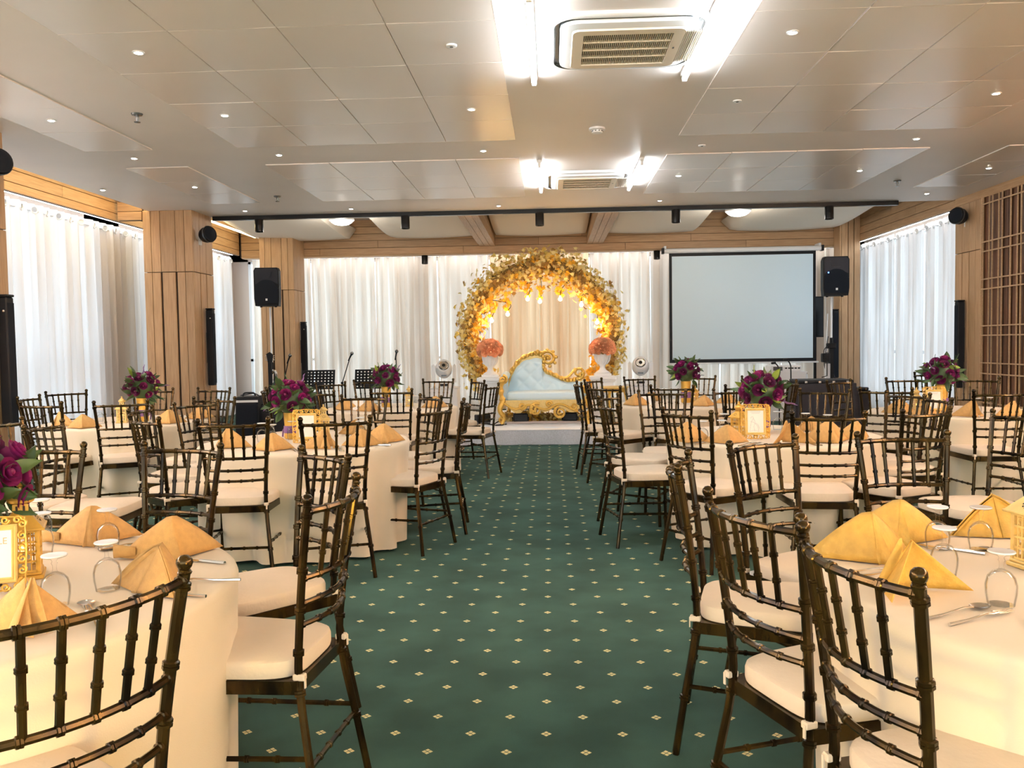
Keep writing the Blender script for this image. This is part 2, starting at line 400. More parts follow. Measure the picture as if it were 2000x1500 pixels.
wb.box((-6.4, YW, 2.95), (6.1, YW+.15, 3.7)).box((-6.4, YW, 0), (6.1, YW+.15, .12))
struct('wall_back', wb, M_WALL)
for n, (a, b, k) in enumerate(((-5.9, -2.6, 3), (-2.4, 2.0, 4), (2.2, 4.9, 3))): window(6+n, 'y', YW, a, b, .12, 2.95, 1, k)
wf = MB().box((-6.4, YBK-.2, 0), (6.1, YBK, .15)).box((-6.4, YBK-.2, 2.95), (6.1, YBK, 3.7)).box((-6.4, YBK-.2, 0), (-5.75, YBK, 3.7)).box((5.5, YBK-.2, 0), (6.1, YBK, 3.7))
struct('wall_front', wf, M_WALL)
window(11, 'y', YBK-.1, -5.75, 5.5, .15, 2.95, -1, 6)  # unseen glazing made up to go with the added fill light
for sx in (-1.9, 1.9):  # made-up stands, out of view, for the assumed warm lamps
    t = thing('assumed_floor_lamp', 'unseen warm floor lamp assumed behind the camera on the %s' % ('left' if sx < 0 else 'right'), 'lamp', (sx, -.9, 0), 0, 'assumed lamps behind the camera')
    O('base', MB().lathe([(.14, 0), (.14, .02), (.02, .03)], 20), M_BLACK, t); O('pole', MB().tube([(0, 0, .02), (0, 0, .40)], .012, 8), M_BLACK, t)
    O('shade_ring', MB().lathe([(.19, .42), (.20, .43), (.19, .44)], 24), M_BLACK, t); O('shade_ring', MB().lathe([(.15, .80), (.16, .81), (.15, .82)], 24), M_BLACK, t)

for cx, y0, y1, sd in ((5.36, -3.6, 7.0, 'right'), (-5.34, -3.6, 6.0, 'left')):  # unseen ledges made up to house the added ceiling fill
    t = thing('added_cornice_fill', 'unseen added cornice uplight high on the %s wall beside the camera' % sd, 'light', (cx, (y0+y1)/2, 2.40), 0, 'added fill cornices'); L_ = (y1-y0)/2; q = 1 if cx > 0 else -1
    O('trough', MB().box((-.12, -L_, 0), (.16, L_, .015)).box((-q*.12, -L_, 0), (-q*.105, L_, .075)), M_LATT, t); O('strip', box((-.03, -L_, .02), (.03, L_, .035)), M_PAPER, t)

# wooden valances and beams, board by board
def boards_x(parent, x0, x1, y0, y1, zs, m, cuts):     # boards running along x on a face at y0..y1
    for i in range(len(zs)-1):
        c = cuts[i % len(cuts)]
        for a, b in zip(c[:-1], c[1:]): O('plank', box((a+.002, y0, zs[i]+.003), (b-.002, y1, zs[i+1]-.003), .003), m, parent)
def boards_y(parent, x0, x1, zs, m, cuts):
    for i in range(len(zs)-1):
        c = cuts[i % len(cuts)]
        for a, b in zip(c[:-1], c[1:]): O('plank', box((x0, a+.002, zs[i]+.003), (x1, b-.002, zs[i+1]-.003), .003), m, parent)
bb = struct('beam', box((-5.83, YB+.03, 2.97), (5.52, YB+.22, 3.62)), M_WDARK)
boards_x(bb, 0, 0, YB, YB+.22, [2.945, 2.975], M_WOODX, [[-5.8, -3.0, .2, 3.1, 5.5]])
boards_x(bb, 0, 0, YB, YB+.03, [2.97, 3.10, 3.235, 3.36, 3.49, 3.62], M_WOODX, [[-5.8, -4.3, -1.6, 1.4, 3.6, 5.5], [-5.8, -3.2, -.2, 2.6, 5.5], [-5.8, -2.2, .6, 4.2, 5.5]])
for k, x in enumerate((-1.15, .84)):
    cb = struct('beam', box((x-.12, YF+.01, 3.11), (x+.12, YB-.005, 3.62)), M_WDARK)
    for i in range(3): O('plank', box((x-.15+.1*i+.002, YF+.01, 3.085), (x-.05+.1*i-.002, YB-.003, 3.11), .003), M_WOODY, cb)
    for s in (-1, 1):
        for i in range(3): O('plank', box((x+s*.12, YF+.01, 3.113+.12*i), (x+s*.145, YB-.003, 3.228+.12*i), .003), M_WOODY, cb)
vl = struct('trim_1', box((XL-.06, YBK, 3.0), (XL-.03, YB, 3.62)), M_WDARK)
boards_y(vl, XL-.03, XL, [3.0, 3.10, 3.24, 3.38, 3.62], M_WOODY, [[-4, -1, 2, 5, 8.2, 11.1, 13.4, 15.62], [-4, -2.5, .6, 3.8, 6.5, 9.9, 12.6, 15.62]])
vr = struct('trim_2', box((XR+.03, 11.76, 3.0), (XR+.06, YB, 3.62)), M_WDARK)
boards_y(vr, XR, XR+.03, [3.0, 3.12, 3.25, 3.38, 3.62], M_WOODY, [[11.76, 13.9, 15.62], [11.76, 13.0, 15.62]])
rp = struct('trim_3', box((-5.80, 11.14, 3.0), (-5.47, 11.18, 3.62)), M_WDARK)
boards_x(rp, 0, 0, 11.11, 11.14, [3.0, 3.12, 3.25, 3.62], M_WOODX, [[-5.8, -5.47]])
# right back corner post
cp = struct('pillar', box((5.20, 15.30, 0), (5.50, 15.60, 3.62)), M_WDARK)
planks(cp, [((5.17, 15.28, 0), (5.20, 15.60, 3.62)), ((5.20, 15.27, 0), (5.31, 15.30, 3.62)), ((5.32, 15.27, 0), (5.41, 15.30, 3.62)), ((5.42, 15.27, 0), (5.52, 15.30, 3.62))], M_WOODV)

# right wall: boards then the slatted lattice
rw = struct('wall_right', box((XR+.03, YBK, 0), (XR+.10, 11.75, ZC)), M_WDARK)
zj = 2.38
for i, (a, b) in enumerate(((11.02, 11.20), (11.20, 11.37), (11.37, 11.56), (11.56, 11.75))):
    O('plank', box((XR, a+.003, zj+.004), (XR+.03, b-.003, 3.02), .003), M_WOODV, rw)
    O('plank', box((XR, a+(.012 if i in (2, 3) else .003), 0), (XR+.03, b-(.012 if i in (1, 2) else .003), zj-.004), .003), M_WOODV, rw)
O('plank', box((XR-.005, 2, 3.02), (XR+.03, 11.75, ZC), .003), M_WOODY, rw)
y = 11.0; k = 0
while y > 4.6:                                  # upright dark slats, only as far as the frame shows them
    wd = (.085, .06, .11, .07)[k % 4]; O('slat', box((XR+.012, y-wd, .1), (XR+.03, y, 3.02)), M_SLATD, rw); y -= wd+(.05, .012, .035)[k % 3]; k += 1
y = 10.99; k = 0
while y > 4.6:
    O('lattice_bar', box((XR-.022, y-.014, .1), (XR-.008, y, 3.02)), M_LATT, rw); y -= (.15, .075, .15, .075, .19)[k % 5]; k += 1
for z in (2.93, 2.455, 2.335, 1.985, 1.86, 1.395, 1.275, .925, .79, .42, .30):
    O('lattice_bar', box((XR-.026, 4.6, z-.008), (XR-.010, 11.0, z+.008)), M_LATT, rw)
O('lattice_bar', box((XR-.03, 11.0, .1), (XR, 11.02, 3.02)), M_LATT, rw)
for a in range(-4, 5, 1):
    O('plank', box((XR, a*.98+.003, 0), (XR+.03, (a+1)*.98-.003, 3.02), .003), M_WOODV, rw)

# cream ceiling clouds in the back bay, between the cross beams
def cloud(x0, x1, rl, rr):
    mb = MB(); n = 14
    def fn(u, v):
        x = x0+(x1-x0)*u; e = 0
        if rl and u < .12: e = (.12-u)/.12
        if rr and u > .92: e = (u-.92)/.08
        z = 3.30+.05*math.sin(v*PI*1.6+.3)-.03*math.sin(u*PI)+.16*e*e
        return (x, YF+.25+(YB-.45-YF)*v, z)
    mb.grid(fn, n, 10); o = struct('ceiling', mb, mat('cloud_paint', (.78, .69, .58), .7))
    md = o.modifiers.new('thick', 'SOLIDIFY'); md.thickness = .06; md.offset = 1
for x0, x1, a, b in ((-5.3, -3.55, 0, 1), (-3.05, -1.32, 1, 0), (-.97, .66, 0, 0), (1.02, 2.72, 0, 1), (3.1, 5.1, 1, 0)): cloud(x0, x1, a, b)
for k, (x, y) in enumerate(((-3.27, 13.2), (2.92, 13.2))):
    t = thing('dome_light', ('white dome ceiling light above the left loudspeaker', 'white dome ceiling light above the projection screen')[k], 'light', (x, y, 3.25), 0, 'dome lights in the back bay')
    O('rim', MB().lathe([(.19, .05), (.20, .0), (.18, -.01), (.17, .0)], 24), M_WHITE, t)
    O('diffuser', MB().lathe([(.175, 0), (.16, -.03), (.11, -.06), (.04, -.075), (1e-5, -.078)], 24), M_DOME, t)
    O('stem', MB().tube([(0, 0, .05), (0, 0, .37)], .015, 6), M_WHITE, t)
    lamp('POINT', (x, y, 3.10), 22, (1, .95, .86), shadow_soft_size=.12)
# cove strips
for nm, a, b, m in (('cove_light', (-5.45, 7.1, 3.30), (-5.41, 15.4, 3.32), M_COVEY),):
    tag(O(nm, box(a, b), m), 'warm cove light strip hidden above the left curtain valance', 'light')
tag(O('cove_light', box((-5.75, YB+.22, 2.99), (5.4, YB+.235, 3.005)), M_COVEW), 'cool light strip behind the back beam washing the curtains', 'light')
tag(O('cove_light', box((XL-.10, 7.2, 3.005), (XL-.085, 15.5, 3.02)), M_COVEW), 'cool light strip behind the left valance washing the curtains', 'light')
tag(O('cove_light', box((XR+.085, 11.8, 3.005), (XR+.10, 15.5, 3.02)), M_COVEW), 'cool light strip behind the right valance washing the curtains', 'light')

# ------------------------------------------------------------------ curtains
def curtain(p0, p1, z0, z1, folds, amp, m, label, rings=0, group=None, seed=0):
    rr = random.Random(seed); a = Vector((*p0, 0)); b = Vector((*p1, 0)); d = b-a; Ln = d.length; t = d.normalized(); nrm = Vector((-t.y, t.x, 0))
    nu = folds*8+1; ph = [rr.uniform(-.5, .5) for _ in range(folds+2)]; am = [rr.uniform(.55, 1.25) for _ in range(folds+2)]
    def fn(u, v):
        k = u*folds; i = int(k); q = ph[i]*(1-(k-i))+ph[i+1]*(k-i); A = am[i]*(1-(k-i))+am[i+1]*(k-i)
        w_ = math.sin(2*PI*k+q*(1-v)*1.6)
        off = amp*A*(w_+.25*math.sin(4*PI*k+q))*(1-.25*v)
        sh = .02*math.sin(3*v+ph[i]*6)*(1-v)
        p = a+t*(Ln*u+sh)+nrm*off
        return (p.x, p.y, z0+(z1-z0)*v)
    c = thing('curtain', label, 'curtain', ((p0[0]+p1[0])/2, (p0[1]+p1[1])/2, 0), 0, group)
    L0 = c.location.copy()
    mb = MB().grid(lambda u, v: tuple(Vector(fn(u, v))-L0), nu, 8)
    O('drape', mb, m, c)
    if rings:
        prof = [(.038+.009*math.cos(2*PI*k/6), .009*math.sin(2*PI*k/6)) for k in range(7)]
        rm = MB().lathe(prof, 16).mesh('grommet_ring', M_RING)
        for k in range(rings):
            u = (k+.5)/rings; p = a+t*(Ln*u)+nrm*(-amp*1.0 if nrm.dot(Vector((0, 8, 0))-a) < 0 else amp*1.0)
            rot = t.to_track_quat('Z', 'Y').to_euler() if k % 2 else nrm.to_track_quat('Z', 'Y').to_euler()
            rot = (nrm+t*(.5 if k % 2 else -.3)).to_track_quat('Z', 'Y').to_euler()
            O('grommet_ring', rm, None, c, p-L0+Vector((0, 0, z1-.075)), rot)
    return c
XC = XL-.17
def rod(a, b, label):
    mb = MB().tube([a, b], .012, 8); tag(O('curtain_rod', mb, M_WHITE), label, 'rod')
for i, (a, b) in enumerate(((-3.9, -1.6), (-1.55, .8), (.85, 3.2), (3.25, 5.6), (5.65, 7.45))):
    curtain((XC, a), (XC, b), .02, 2.96, 14, .05, M_CURT, 'white sheer curtain beside the seats behind the camera, %s along the left wall' % ORD[i], 0, 'curtains on the left wall', 20+i)  # unseen panels hung over the added left windows
LC = [(7.5, 9.1, 11, 'white sheer eyelet curtain beside the near left pillar', 7), (9.15, 10.6, 10, 'white sheer eyelet curtain in the middle of the left window', 6), (10.65, 12.0, 8, 'peach tinted eyelet curtain left of the middle wooden pillar', 5),
      (12.05, 13.9, 10, 'white sheer curtain right of the middle wooden pillar', 8), (13.95, 15.6, 12, 'bright white curtain in the back left corner', 6)]
for i, (a, b, f, l, r_) in enumerate(LC): curtain((XC, a), (XC, b), .02, 2.97, f, .055, M_CURT, l, r_, 'curtains on the left wall', 40+i)
rod((XC, 7.2, 2.895), (XC, 15.6, 2.895), 'white curtain rod along the left windows')
for i, (a, b, f, l, r_) in enumerate(((11.85, 13.0, 9, 'white eyelet curtain beside the right wall boards', 5), (13.05, 14.1, 7, 'plain white eyelet curtain in the middle of the right window', 3), (14.15, 15.68, 9, 'peach toned eyelet curtain by the back right corner post', 5))):
    curtain((XR+.15, b), (XR+.15, a), .02, 2.97, f, .035, M_CURT, l, r_, 'curtains on the right wall', 60+i)
rod((XR+.15, 11.8, 2.895), (XR+.15, 15.5, 2.895), 'white curtain rod along the right window')
BX = [-5.75, -4.6, -3.35, -2.15, -1.15, -.2, .75, 1.9, 3.2, 4.35, 5.4]
BL = ['in the back left corner', 'behind the left loudspeaker and its pillar', 'behind the music stands', 'left of the leaf arch', 'behind the left side of the leaf arch', 'behind the sofa', 'behind the right side of the leaf arch', 'right of the leaf arch', 'behind the left half of the projection screen', 'behind the right half of the projection screen', 'x']
for i in range(10):
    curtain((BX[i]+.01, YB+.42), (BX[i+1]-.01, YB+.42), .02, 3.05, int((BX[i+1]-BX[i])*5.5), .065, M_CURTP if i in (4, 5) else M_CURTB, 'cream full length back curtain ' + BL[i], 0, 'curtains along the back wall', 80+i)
rod((-5.75, YB+.42, 2.97), (5.4, YB+.42, 2.97), 'white curtain rod along the back wall')

# ------------------------------------------------------------------ ceiling fixtures
def rrect(sx, sy, r, n=6):
    out = []
    for cx, cy, a0 in ((sx-r, sy-r, 0), (-sx+r, sy-r, 90), (-sx+r, -sy+r, 180), (sx-r, -sy+r, 270)):
        for k in range(n+1):
            a = math.radians(a0+90*k/n); out.append((cx+r*math.cos(a), cy+r*math.sin(a)))
    return out
def ring_loft(rings, cap=True):
    mb = MB(); n = len(rings[0]); vs = [p for r in rings for p in r]
    fs = [(i*n+k, (i+1)*n+k, (i+1)*n+(k+1) % n, i*n+(k+1) % n) for i in range(len(rings)-1) for k in range(n)]
    if cap: fs.append(tuple((len(rings)-1)*n+k for k in range(n)))
    return mb.add(vs, fs, True)
def cassette(label, x, y):
    t = thing('air_conditioner', label, 'air conditioner', (x, y, ZC), 0, 'ceiling cassette air conditioners')
    P = lambda s, r, z: [(a, b, z) for a, b in rrect(s, s, r)]
    O('outer_trim', ring_loft([P(.475, .16, 0), P(.478, .16, -.02), P(.465, .15, -.03), P(.44, .14, -.03)], False), M_WHITE, t)
    O('air_slot', ring_loft([P(.445, .145, -.026), P(.43, .14, -.012), P(.41, .12, -.012), P(.40, .12, -.03)], False), M_ACTRIM, t)
    O('panel', ring_loft([P(.405, .12, -.02), P(.40, .115, -.042), P(.36, .09, -.05), P(.335, .05, -.052)], False), M_WHITE, t)
    O('grille_frame', ring_loft([P(.335, .05, -.05), P(.33, .05, -.062), P(.265, .01, -.064), P(.262, .008, -.045)], False), M_ACBODY, t)
    O('filter', box((-.262, -.262, -.04), (.262, .262, -.03)), mat('ac_filter_dark', (.03, .024, .022), .8), t)
    bm_ = box((-.262, -.007, -.062), (.262, .007, -.046)).mesh('crossbar', M_ACBODY)
    for k in (-.131, 0, .131): O('crossbar', bm_, None, t, (0, k, 0))
    sl = box((-.0022, -.262, -.058), (.0022, .262, -.044)).mesh('grille_slat', M_ACBODY)
    for k in range(62): O('grille_slat', sl, None, t, (-.255+k*.51/43, 0, 0))
    O('badge', box((.288, -.03, -.065), (.298, -.005, -.063)), M_ACTRIM, t)
cassette('large ceiling cassette air conditioner nearest the camera between two bright tubes', .485, 5.31)
cassette('smaller looking ceiling cassette air conditioner farther from the camera near the stage', .435, 9.68)
for nm, ty in (('around the nearer air conditioner', 5.22), ('around the farther air conditioner', 9.38)):
    for tx, sd in ((-.09, 'left'), (.95, 'right')):
        t = thing('tube_light', 'bright white fluorescent tube on the %s side %s' % (sd, nm), 'light', (tx, ty, ZC), 0, 'ceiling tubes')
        O('batten', box((-.022, -.76, -.028), (.022, .76, 0), .004), M_WHITE, t)
        O('tube', MB().tube([(0, -.72, -.055), (0, .72, -.055)], .017, 12), M_TUBE, t)
        for s in (-1, 1): O('end_cap', MB().box((-.016, s*.72-.012, -.075), (.016, s*.72+.012, -.02), None, .003), M_WHITE, t)
DL = [(-2.55, 5.22), (1.49, 5.24), (-2.57, 6.66), (-3.99, 6.66), (-.60, 6.69), (3.43, 6.67), (-4.01, 8.04), (-2.59, 8.06), (-.62, 8.11), (3.44, 8.09),
      (-5.15, 9.56), (-4.05, 9.52), (1.46, 9.57), (3.44, 9.53), (4.85, 9.57), (-4.10, 11.24), (-2.66, 11.27), (-.67, 11.31), (1.46, 11.2), (4.87, 11.14)]
RW = {5.2: 'first', 6.7: 'second', 8.1: 'third', 9.5: 'fourth', 11.2: 'last'}
rimm = MB().lathe([(.036, 0), (.038, -.005), (.028, -.007), (.022, .0)], 20).mesh('rim', M_WHITE)
lensm = MB().lathe([(.022, -.005), (.016, -.009), (1e-5, -.011)], 16).mesh('lens', M_DOWN)
for x, y in DL:
    row = min(RW, key=lambda q: abs(q-y)); inrow = sorted(a for a, b in DL if min(RW, key=lambda q: abs(q-b)) == row)
    t = thing('downlight', 'small round recessed downlight, %s from the left in the %s row from the camera' % (ORD[inrow.index(x)], RW[row]), 'light', (x, y, ZC-.011), 0, 'recessed downlights')
    O('rim', rimm, None, t); O('lens', lensm, None, t)
    lamp('SPOT', (x, y, ZC-.03), POWER_DOWN, WARM, spot_size=math.radians(115), spot_blend=.7, shadow_soft_size=.04)
for x, y in ((-2.5, 3.6), (1.5, 3.6), (-2.5, 1.6), (1.5, 1.6), (-2.5, -.6), (1.5, -.6), (-4.2, 3.6), (3.5, 3.6), (3.5, 1.4), (-4.2, 1.4)):  # unseen repeats of the downlight grid, assumed for the light they give
    lamp('SPOT', (x, y, ZC-.03), POWER_DOWN*.6, WARM, spot_size=math.radians(115), spot_blend=.7, shadow_soft_size=.04)
    t = thing('downlight', 'assumed recessed downlight overhead, %s row before the first one seen, %s' % ('nearest' if y > 3 else 'middle' if y > 1 else 'farthest', {-4.2: 'by the left wall', -2.5: 'left of the aisle', 1.5: 'right of the aisle', 3.5: 'by the right wall'}[x]), 'light', (x, y, ZC-.011), 0, 'assumed downlights above the camera')
    O('rim', rimm, None, t); O('lens', lensm, None, t)
for k, (x, y, l) in enumerate(((-3.25, 6.59, 'dark ceiling sprinkler above the front left tables'), (-3.34, 10.28, 'dark ceiling sprinkler near the middle wooden pillar'), (4.14, 10.26, 'dark ceiling sprinkler near the right wall'))):
    t = thing('sprinkler', l, 'sprinkler', (x, y, ZC), 0, 'ceiling sprinklers')
    O('escutcheon', MB().lathe([(.045, 0), (.04, -.012), (.015, -.014)], 16), M_ACTRIM, t)
    O('nozzle', MB().lathe([(.012, -.01), (.014, -.03), (.008, -.05), (.006, -.062)], 10), M_ACTRIM, t)
    O('deflector', MB().lathe([(1e-5, -.062), (.024, -.064), (.024, -.068), (1e-5, -.07)], 12), M_ACTRIM, t)
t = thing('smoke_detector', 'round white smoke detector between the two air conditioners', 'smoke detector', (.43, 7.43, ZC))
O('base', MB().lathe([(.07, 0), (.072, -.018), (.06, -.022)], 24), M_WHITE, t)
O('vent_body', MB().lathe([(.05, -.02), (.046, -.042), (.02, -.05), (1e-5, -.051)], 24), M_WHITE, t)
for k in range(10): O('vent', MB().box((.044, -.006, -.034), (.052, .006, -.026), RZ(2*PI*k/10)), M_ACTRIM, t)
for x, y, l in ((-.59, 5.27, 'small white ceiling sensor left of the nearer air conditioner'), (1.47, 6.66, 'small white ceiling sensor on the panels right of the smoke detector'), (1.46, 8.12, 'small white ceiling sensor right of the farther air conditioner')):
    t = thing('ceiling_sensor', l, 'sensor', (x, y, ZC-.012), 0, 'ceiling sensors')
    O('collar', MB().lathe([(.035, 0), (.033, -.01), (.015, -.012)], 18), M_WHITE, t); O('eye', MB().lathe([(.014, -.01), (.01, -.014), (1e-5, -.015)], 12), M_ACTRIM, t)
# track with cylinder spots
tr = thing('light_track', 'black lighting track along the front edge of the back bay', 'track', (0, 11.75, ZC))
O('rail', box((-4.75, -.03, -.06), (4.75, .03, -.0)), M_BLKGL, tr)
def spot(x, y, z, label, group):
    t = thing('track_spotlight', label, 'spotlight', (x, y, z), 0, group)
    O('stem', MB().tube([(0, 0, .0), (0, 0, .03)], .02, 8), M_BLKGL, t)
    O('cylinder_body', MB().lathe([(.058, 0), (.06, -.004), (.06, -.175), (.054, -.18), (.05, -.165), (1e-5, -.16)], 20), M_BLKGL, t)
for i, x in enumerate((-4.09, -2.01, -.13, 1.75, 3.83)):
    spot(x, 11.75, 3.075, 'black cylinder spotlight on the track, %s from the left' % ORD[i], 'spotlights on the track')
for x, l in ((-2.34, 'black cylinder spotlight under the back beam, left of the leaf arch'), (-.30, 'black cylinder spotlight under the back beam behind the arch top'), (1.99, 'black cylinder spotlight under the back beam beside the screen')):
    spot(x, YB+.11, 2.97, l, 'spotlights under the back beam')
# round wall speakers
def wallspeaker(loc, rz, label):
    t = thing('wall_speaker', label, 'speaker', loc, rz, 'round wall speakers')
    M = RX(PI/2-.12)
    O('housing', MB().lathe([(.06, -.02), (.09, 0), (.105, .04), (.11, .12), (.10, .14), (.095, .135)], 24, M), M_BLACK, t)
    O('grille', MB().lathe([(.096, .132), (.06, .145), (1e-5, .15)], 24, M), M_GRILLE, t)
    O('trim_ring', MB().lathe([(.111, .10), (.114, .11), (.111, .12)], 24, M), M_ACTRIM, t)
    O('bracket', MB().tube([(0, 0, 0), (0, .05, -.05), (0, .10, -.06)], .012, 8).box((-.03, .09, -.12), (.03, .10, 0)), M_WHITE, t)
wallspeaker((-4.70, 11.30, 2.80), 1.05, 'black round wall speaker on the middle wooden pillar')
wallspeaker((5.45, 11.42, 2.84), -1.05, 'black round wall speaker on the right wall boards')
wallspeaker((-4.58, 6.78, 2.80), 1.05, 'black round wall speaker on the near left pillar, cut by the picture edge')
# slim black column panels on the pillars
def slim(loc, label, rz=0, h=1.05):
    t = thing('column_speaker', label, 'speaker', loc, rz, 'slim black column speakers')
    O('cabinet', box((-.05, -.045, 0), (.05, .045, h), .012), M_BLACK, t)
    O('grille', box((-.042, -.05, .03), (.042, -.044, h-.05), .002), M_GRILLE, t)
    O('bracket', box((-.015, .045, h*.3), (.015, .06, h*.7)), M_ACTRIM, t)
    O('end_cap', box((-.052, -.05, h), (.052, .047, h+.02), .006), M_BLACK, t)
    O('knob', MB().ball((-.055, -.02, h-.12), .012, 8, 5), M_STEEL, t)
slim((-4.72, 11.47, .75), 'slim black column speaker on the middle wooden pillar', PI/2)
slim((-4.535, 15.25, .66), 'slim black column speaker beside the back left pillar', PI/2)
slim((5.45, 11.46, .58), 'slim black column speaker on the right wall boards', -PI/2, 1.15)
slim((5.05, 15.15, .57), 'slim black column speaker under the right loudspeaker', 0, 1.2)
slim((-4.60, 6.9, .62), 'slim black column speaker on the near left pillar, cut by the picture edge', PI/2, 1.1)

# ------------------------------------------------------------------ loudspeakers on poles
def loudspeaker(x, y, z, rz, label, led):
    t = thing('loudspeaker', label, 'loudspeaker', (x, y, z), rz)
    out = [(-.19, 0), (.19, 0), (.205, .12), (.205, .58), (.18, .63), (-.18, .63), (-.205, .58), (-.205, .12)]
    O('cabinet', MB().prism(out, -.15, .0).prism([(a*.8, b) for a, b in out], 0, .17), M_BLACK, t)
    O('horn', MB().prism([(-.185, .36), (-.05, .42), (.05, .42), (.185, .36), (.19, .58), (.15, .615), (-.15, .615), (-.19, .58)], -.155, -.149).prism([(-.06, .46), (.06, .46), (.10, .56), (-.10, .56)], -.165, -.15), mat('horn_grey', (.018, .020, .030), .4, spec=.3), t)
    arch = [(-.185, .04), (.185, .04), (.19, .25)]+[(.19*math.cos(a), .25+.18*math.sin(a)) for a in [PI*k/12 for k in range(1, 12)]]+[(-.19, .25)]
    O('grille', MB().prism(arch, -.172, -.15), M_GRILLE, t)
    O('badge', box((-.014, -.176, .085), (.018, -.171, .12)), M_WHITE, t)
    for s in (-1, 1): O('foot', MB().lathe([(.02, -.02), (.022, 0)], 10, TR(s*.12, -.05, 0)), M_BLACK, t)
    O('handle', MB().tube([(.19, -.05, .40), (.205, -.10, .34), (.195, -.15, .28)], .01, 6), M_ACTRIM, t)
    if led: O('power_light', MB().ball((-.13, -.175, .37), .012, 8, 5), M_LED, t)
    return t
loudspeaker(-4.69, 13.85, 1.955, .08, 'black loudspeaker high on a white pole before the back left pillar', False)
loudspeaker(4.64, 14.0, 1.965, -.05, 'black loudspeaker with a blue light beside the projection screen', True)
def polestand(x, y, h, label):
    t = thing('speaker_stand', label, 'stand', (x, y, 0))
    O('pole', MB().tube([(0, 0, .1), (0, 0, h)], .018, 10), M_WHITE, t)
    O('collar', MB().lathe([(.03, .9), (.03, 1.0), (.02, 1.02)], 12), M_BLACK, t)
    for k in range(3):
        a = 2*PI*k/3+.5
        O('leg', MB().tube([(0, 0, .75), (.45*math.cos(a), .45*math.sin(a), .012)], .012, 6), M_BLACK, t)
polestand(-4.69, 13.9, 1.935, 'white speaker pole under the left loudspeaker')
polestand(4.62, 14.05, 1.945, 'thin white speaker pole under the right loudspeaker')

# ------------------------------------------------------------------ projection screen, television, projector table
t = thing('projection_screen', 'large pale projection screen with a black border hanging from the back beam', 'screen', (3.475, 15.40, 0))
O('housing', MB().tube([(-1.42, 0, 2.90), (1.42, 0, 2.90)], .045, 12), M_WHITE, t)
O('border', MB().box((-1.31, -.004, .87), (1.31, .004, 2.86)), M_BLACK, t)
O('sheet', box((-1.26, -.008, .93), (1.26, -.003, 2.80)), M_SCREEN, t)
for s in (-1, 1): O('bracket', MB().box((s*1.38-.02, -.02, 2.90), (s*1.38+.02, .232, 2.99)), M_WHITE, t)
O('bottom_bar', box((-1.33, -.012, .84), (1.36, .012, .87)), M_WHITE, t)
for s in (-1, 1): O('end_cap', MB().box((s*1.42-.02, -.06, 2.85), (s*1.42+.02, .06, 2.95)), M_BLACK, t)
t = thing('television', 'black flat television standing sideways behind the right edge of the screen', 'television', (4.85, 15.58, 1.30), .12)
O('cabinet', box((-.12, -.03, 0), (.13, .03, .74), .006), M_BLACK, t); O('panel', box((-.11, -.034, .02), (.12, -.029, .72)), M_BLKGL, t); O('stand_pole', box((-.02, .03, -1.30), (.02, .07, .5)), M_BLACK, t); O('stand_foot', box((-.2, -.12, -1.30), (.2, .12, -1.28)), M_BLACK, t)
t = thing('projector_table', 'small table with a draped white cloth under the screen', 'table', (3.58, 13.3, 0))
def drape_fn(sx, sy, h, fold, seed):
    rr = random.Random(seed); P = rrect(sx, sy, .05, 5); n = len(P)
    mb = MB(); rings = []
    for j in range(8):
        f = j/7; ring = []
        for i, (a, b) in enumerate(P):
            k = fold*f*(math.sin(i*2.4+rr.random()*.2)*.5+.5); L = math.hypot(a, b); ring.append((a+a/L*k, b+b/L*k, h*(1-f)+.01))
        rings.append(ring)
    vs = [p for r in rings for p in r]
    mb.add(vs, [(i*n+k, (i+1)*n+k, (i+1)*n+(k+1) % n, i*n+(k+1) % n) for i in range(7) for k in range(n)], True)
    mb.f.append(tuple(range(n))); mb.sm.append(False); return mb
O('tabletop', box((-.36, -.22, .73), (.36, .22, .75)), M_TABLE, t)
for sx in (-1, 1):
    for sy in (-1, 1): O('leg', box((sx*.32-.015, sy*.18-.015, 0), (sx*.32+.015, sy*.18+.015, .73)), M_BLACK, t)
tag(O('cloth', drape_fn(.37, .23, .755, .06, 3), M_WHITEC, None, (3.58, 13.3, 0)), 'gathered white cloth over the projector table', 'cloth')
t = thing('projector', 'white projector with a row of dark sockets on the draped table', 'projector', (3.62, 13.25, .766), .05)
O('body', box((-.24, -.14, 0), (.24, .14, .10), .015), M_WHITE, t)
for k in range(5): O('socket', box((-.02+k*.05, -.146, .045), (.012+k*.05, -.139, .065)), M_BLACK, t)
O('vent', box((-.2, -.146, .02), (-.06, -.139, .08)), M_ACTRIM, t)

# ------------------------------------------------------------------ stage and backdrop props
st = thing('stage', 'low white fabric covered platform with a lace front under the sofa', 'stage', (-.05, 0, 0))
def rip(u, v): return (-2.0+4.0*u, 10.36-.012*math.sin(u*70)*(1-v)-.008*math.sin(u*23+1), .005+.18*v)
O('deck', box((-2.0, 10.40, .0), (2.0, 13.6, .185), .01), M_STAGE, st)
O('lace_skirt', MB().grid(rip, 90, 5), M_LACE, st)
O('runner', MB().grid(lambda u, v: (-.75+1.55*u, 10.37+1.4*v, .188+.004*math.sin(u*9)*math.sin(v*7)), 14, 10), M_WHITEC, st)
O('rug_edge', MB().tube([(-.55, 11.25, .196), (0, 11.22, .205), (.2, 11.24, .2), (.62, 11.2, .196)], .018, 6), mat('pinkish_rug_edge', (.75, .66, .66), .8), st)

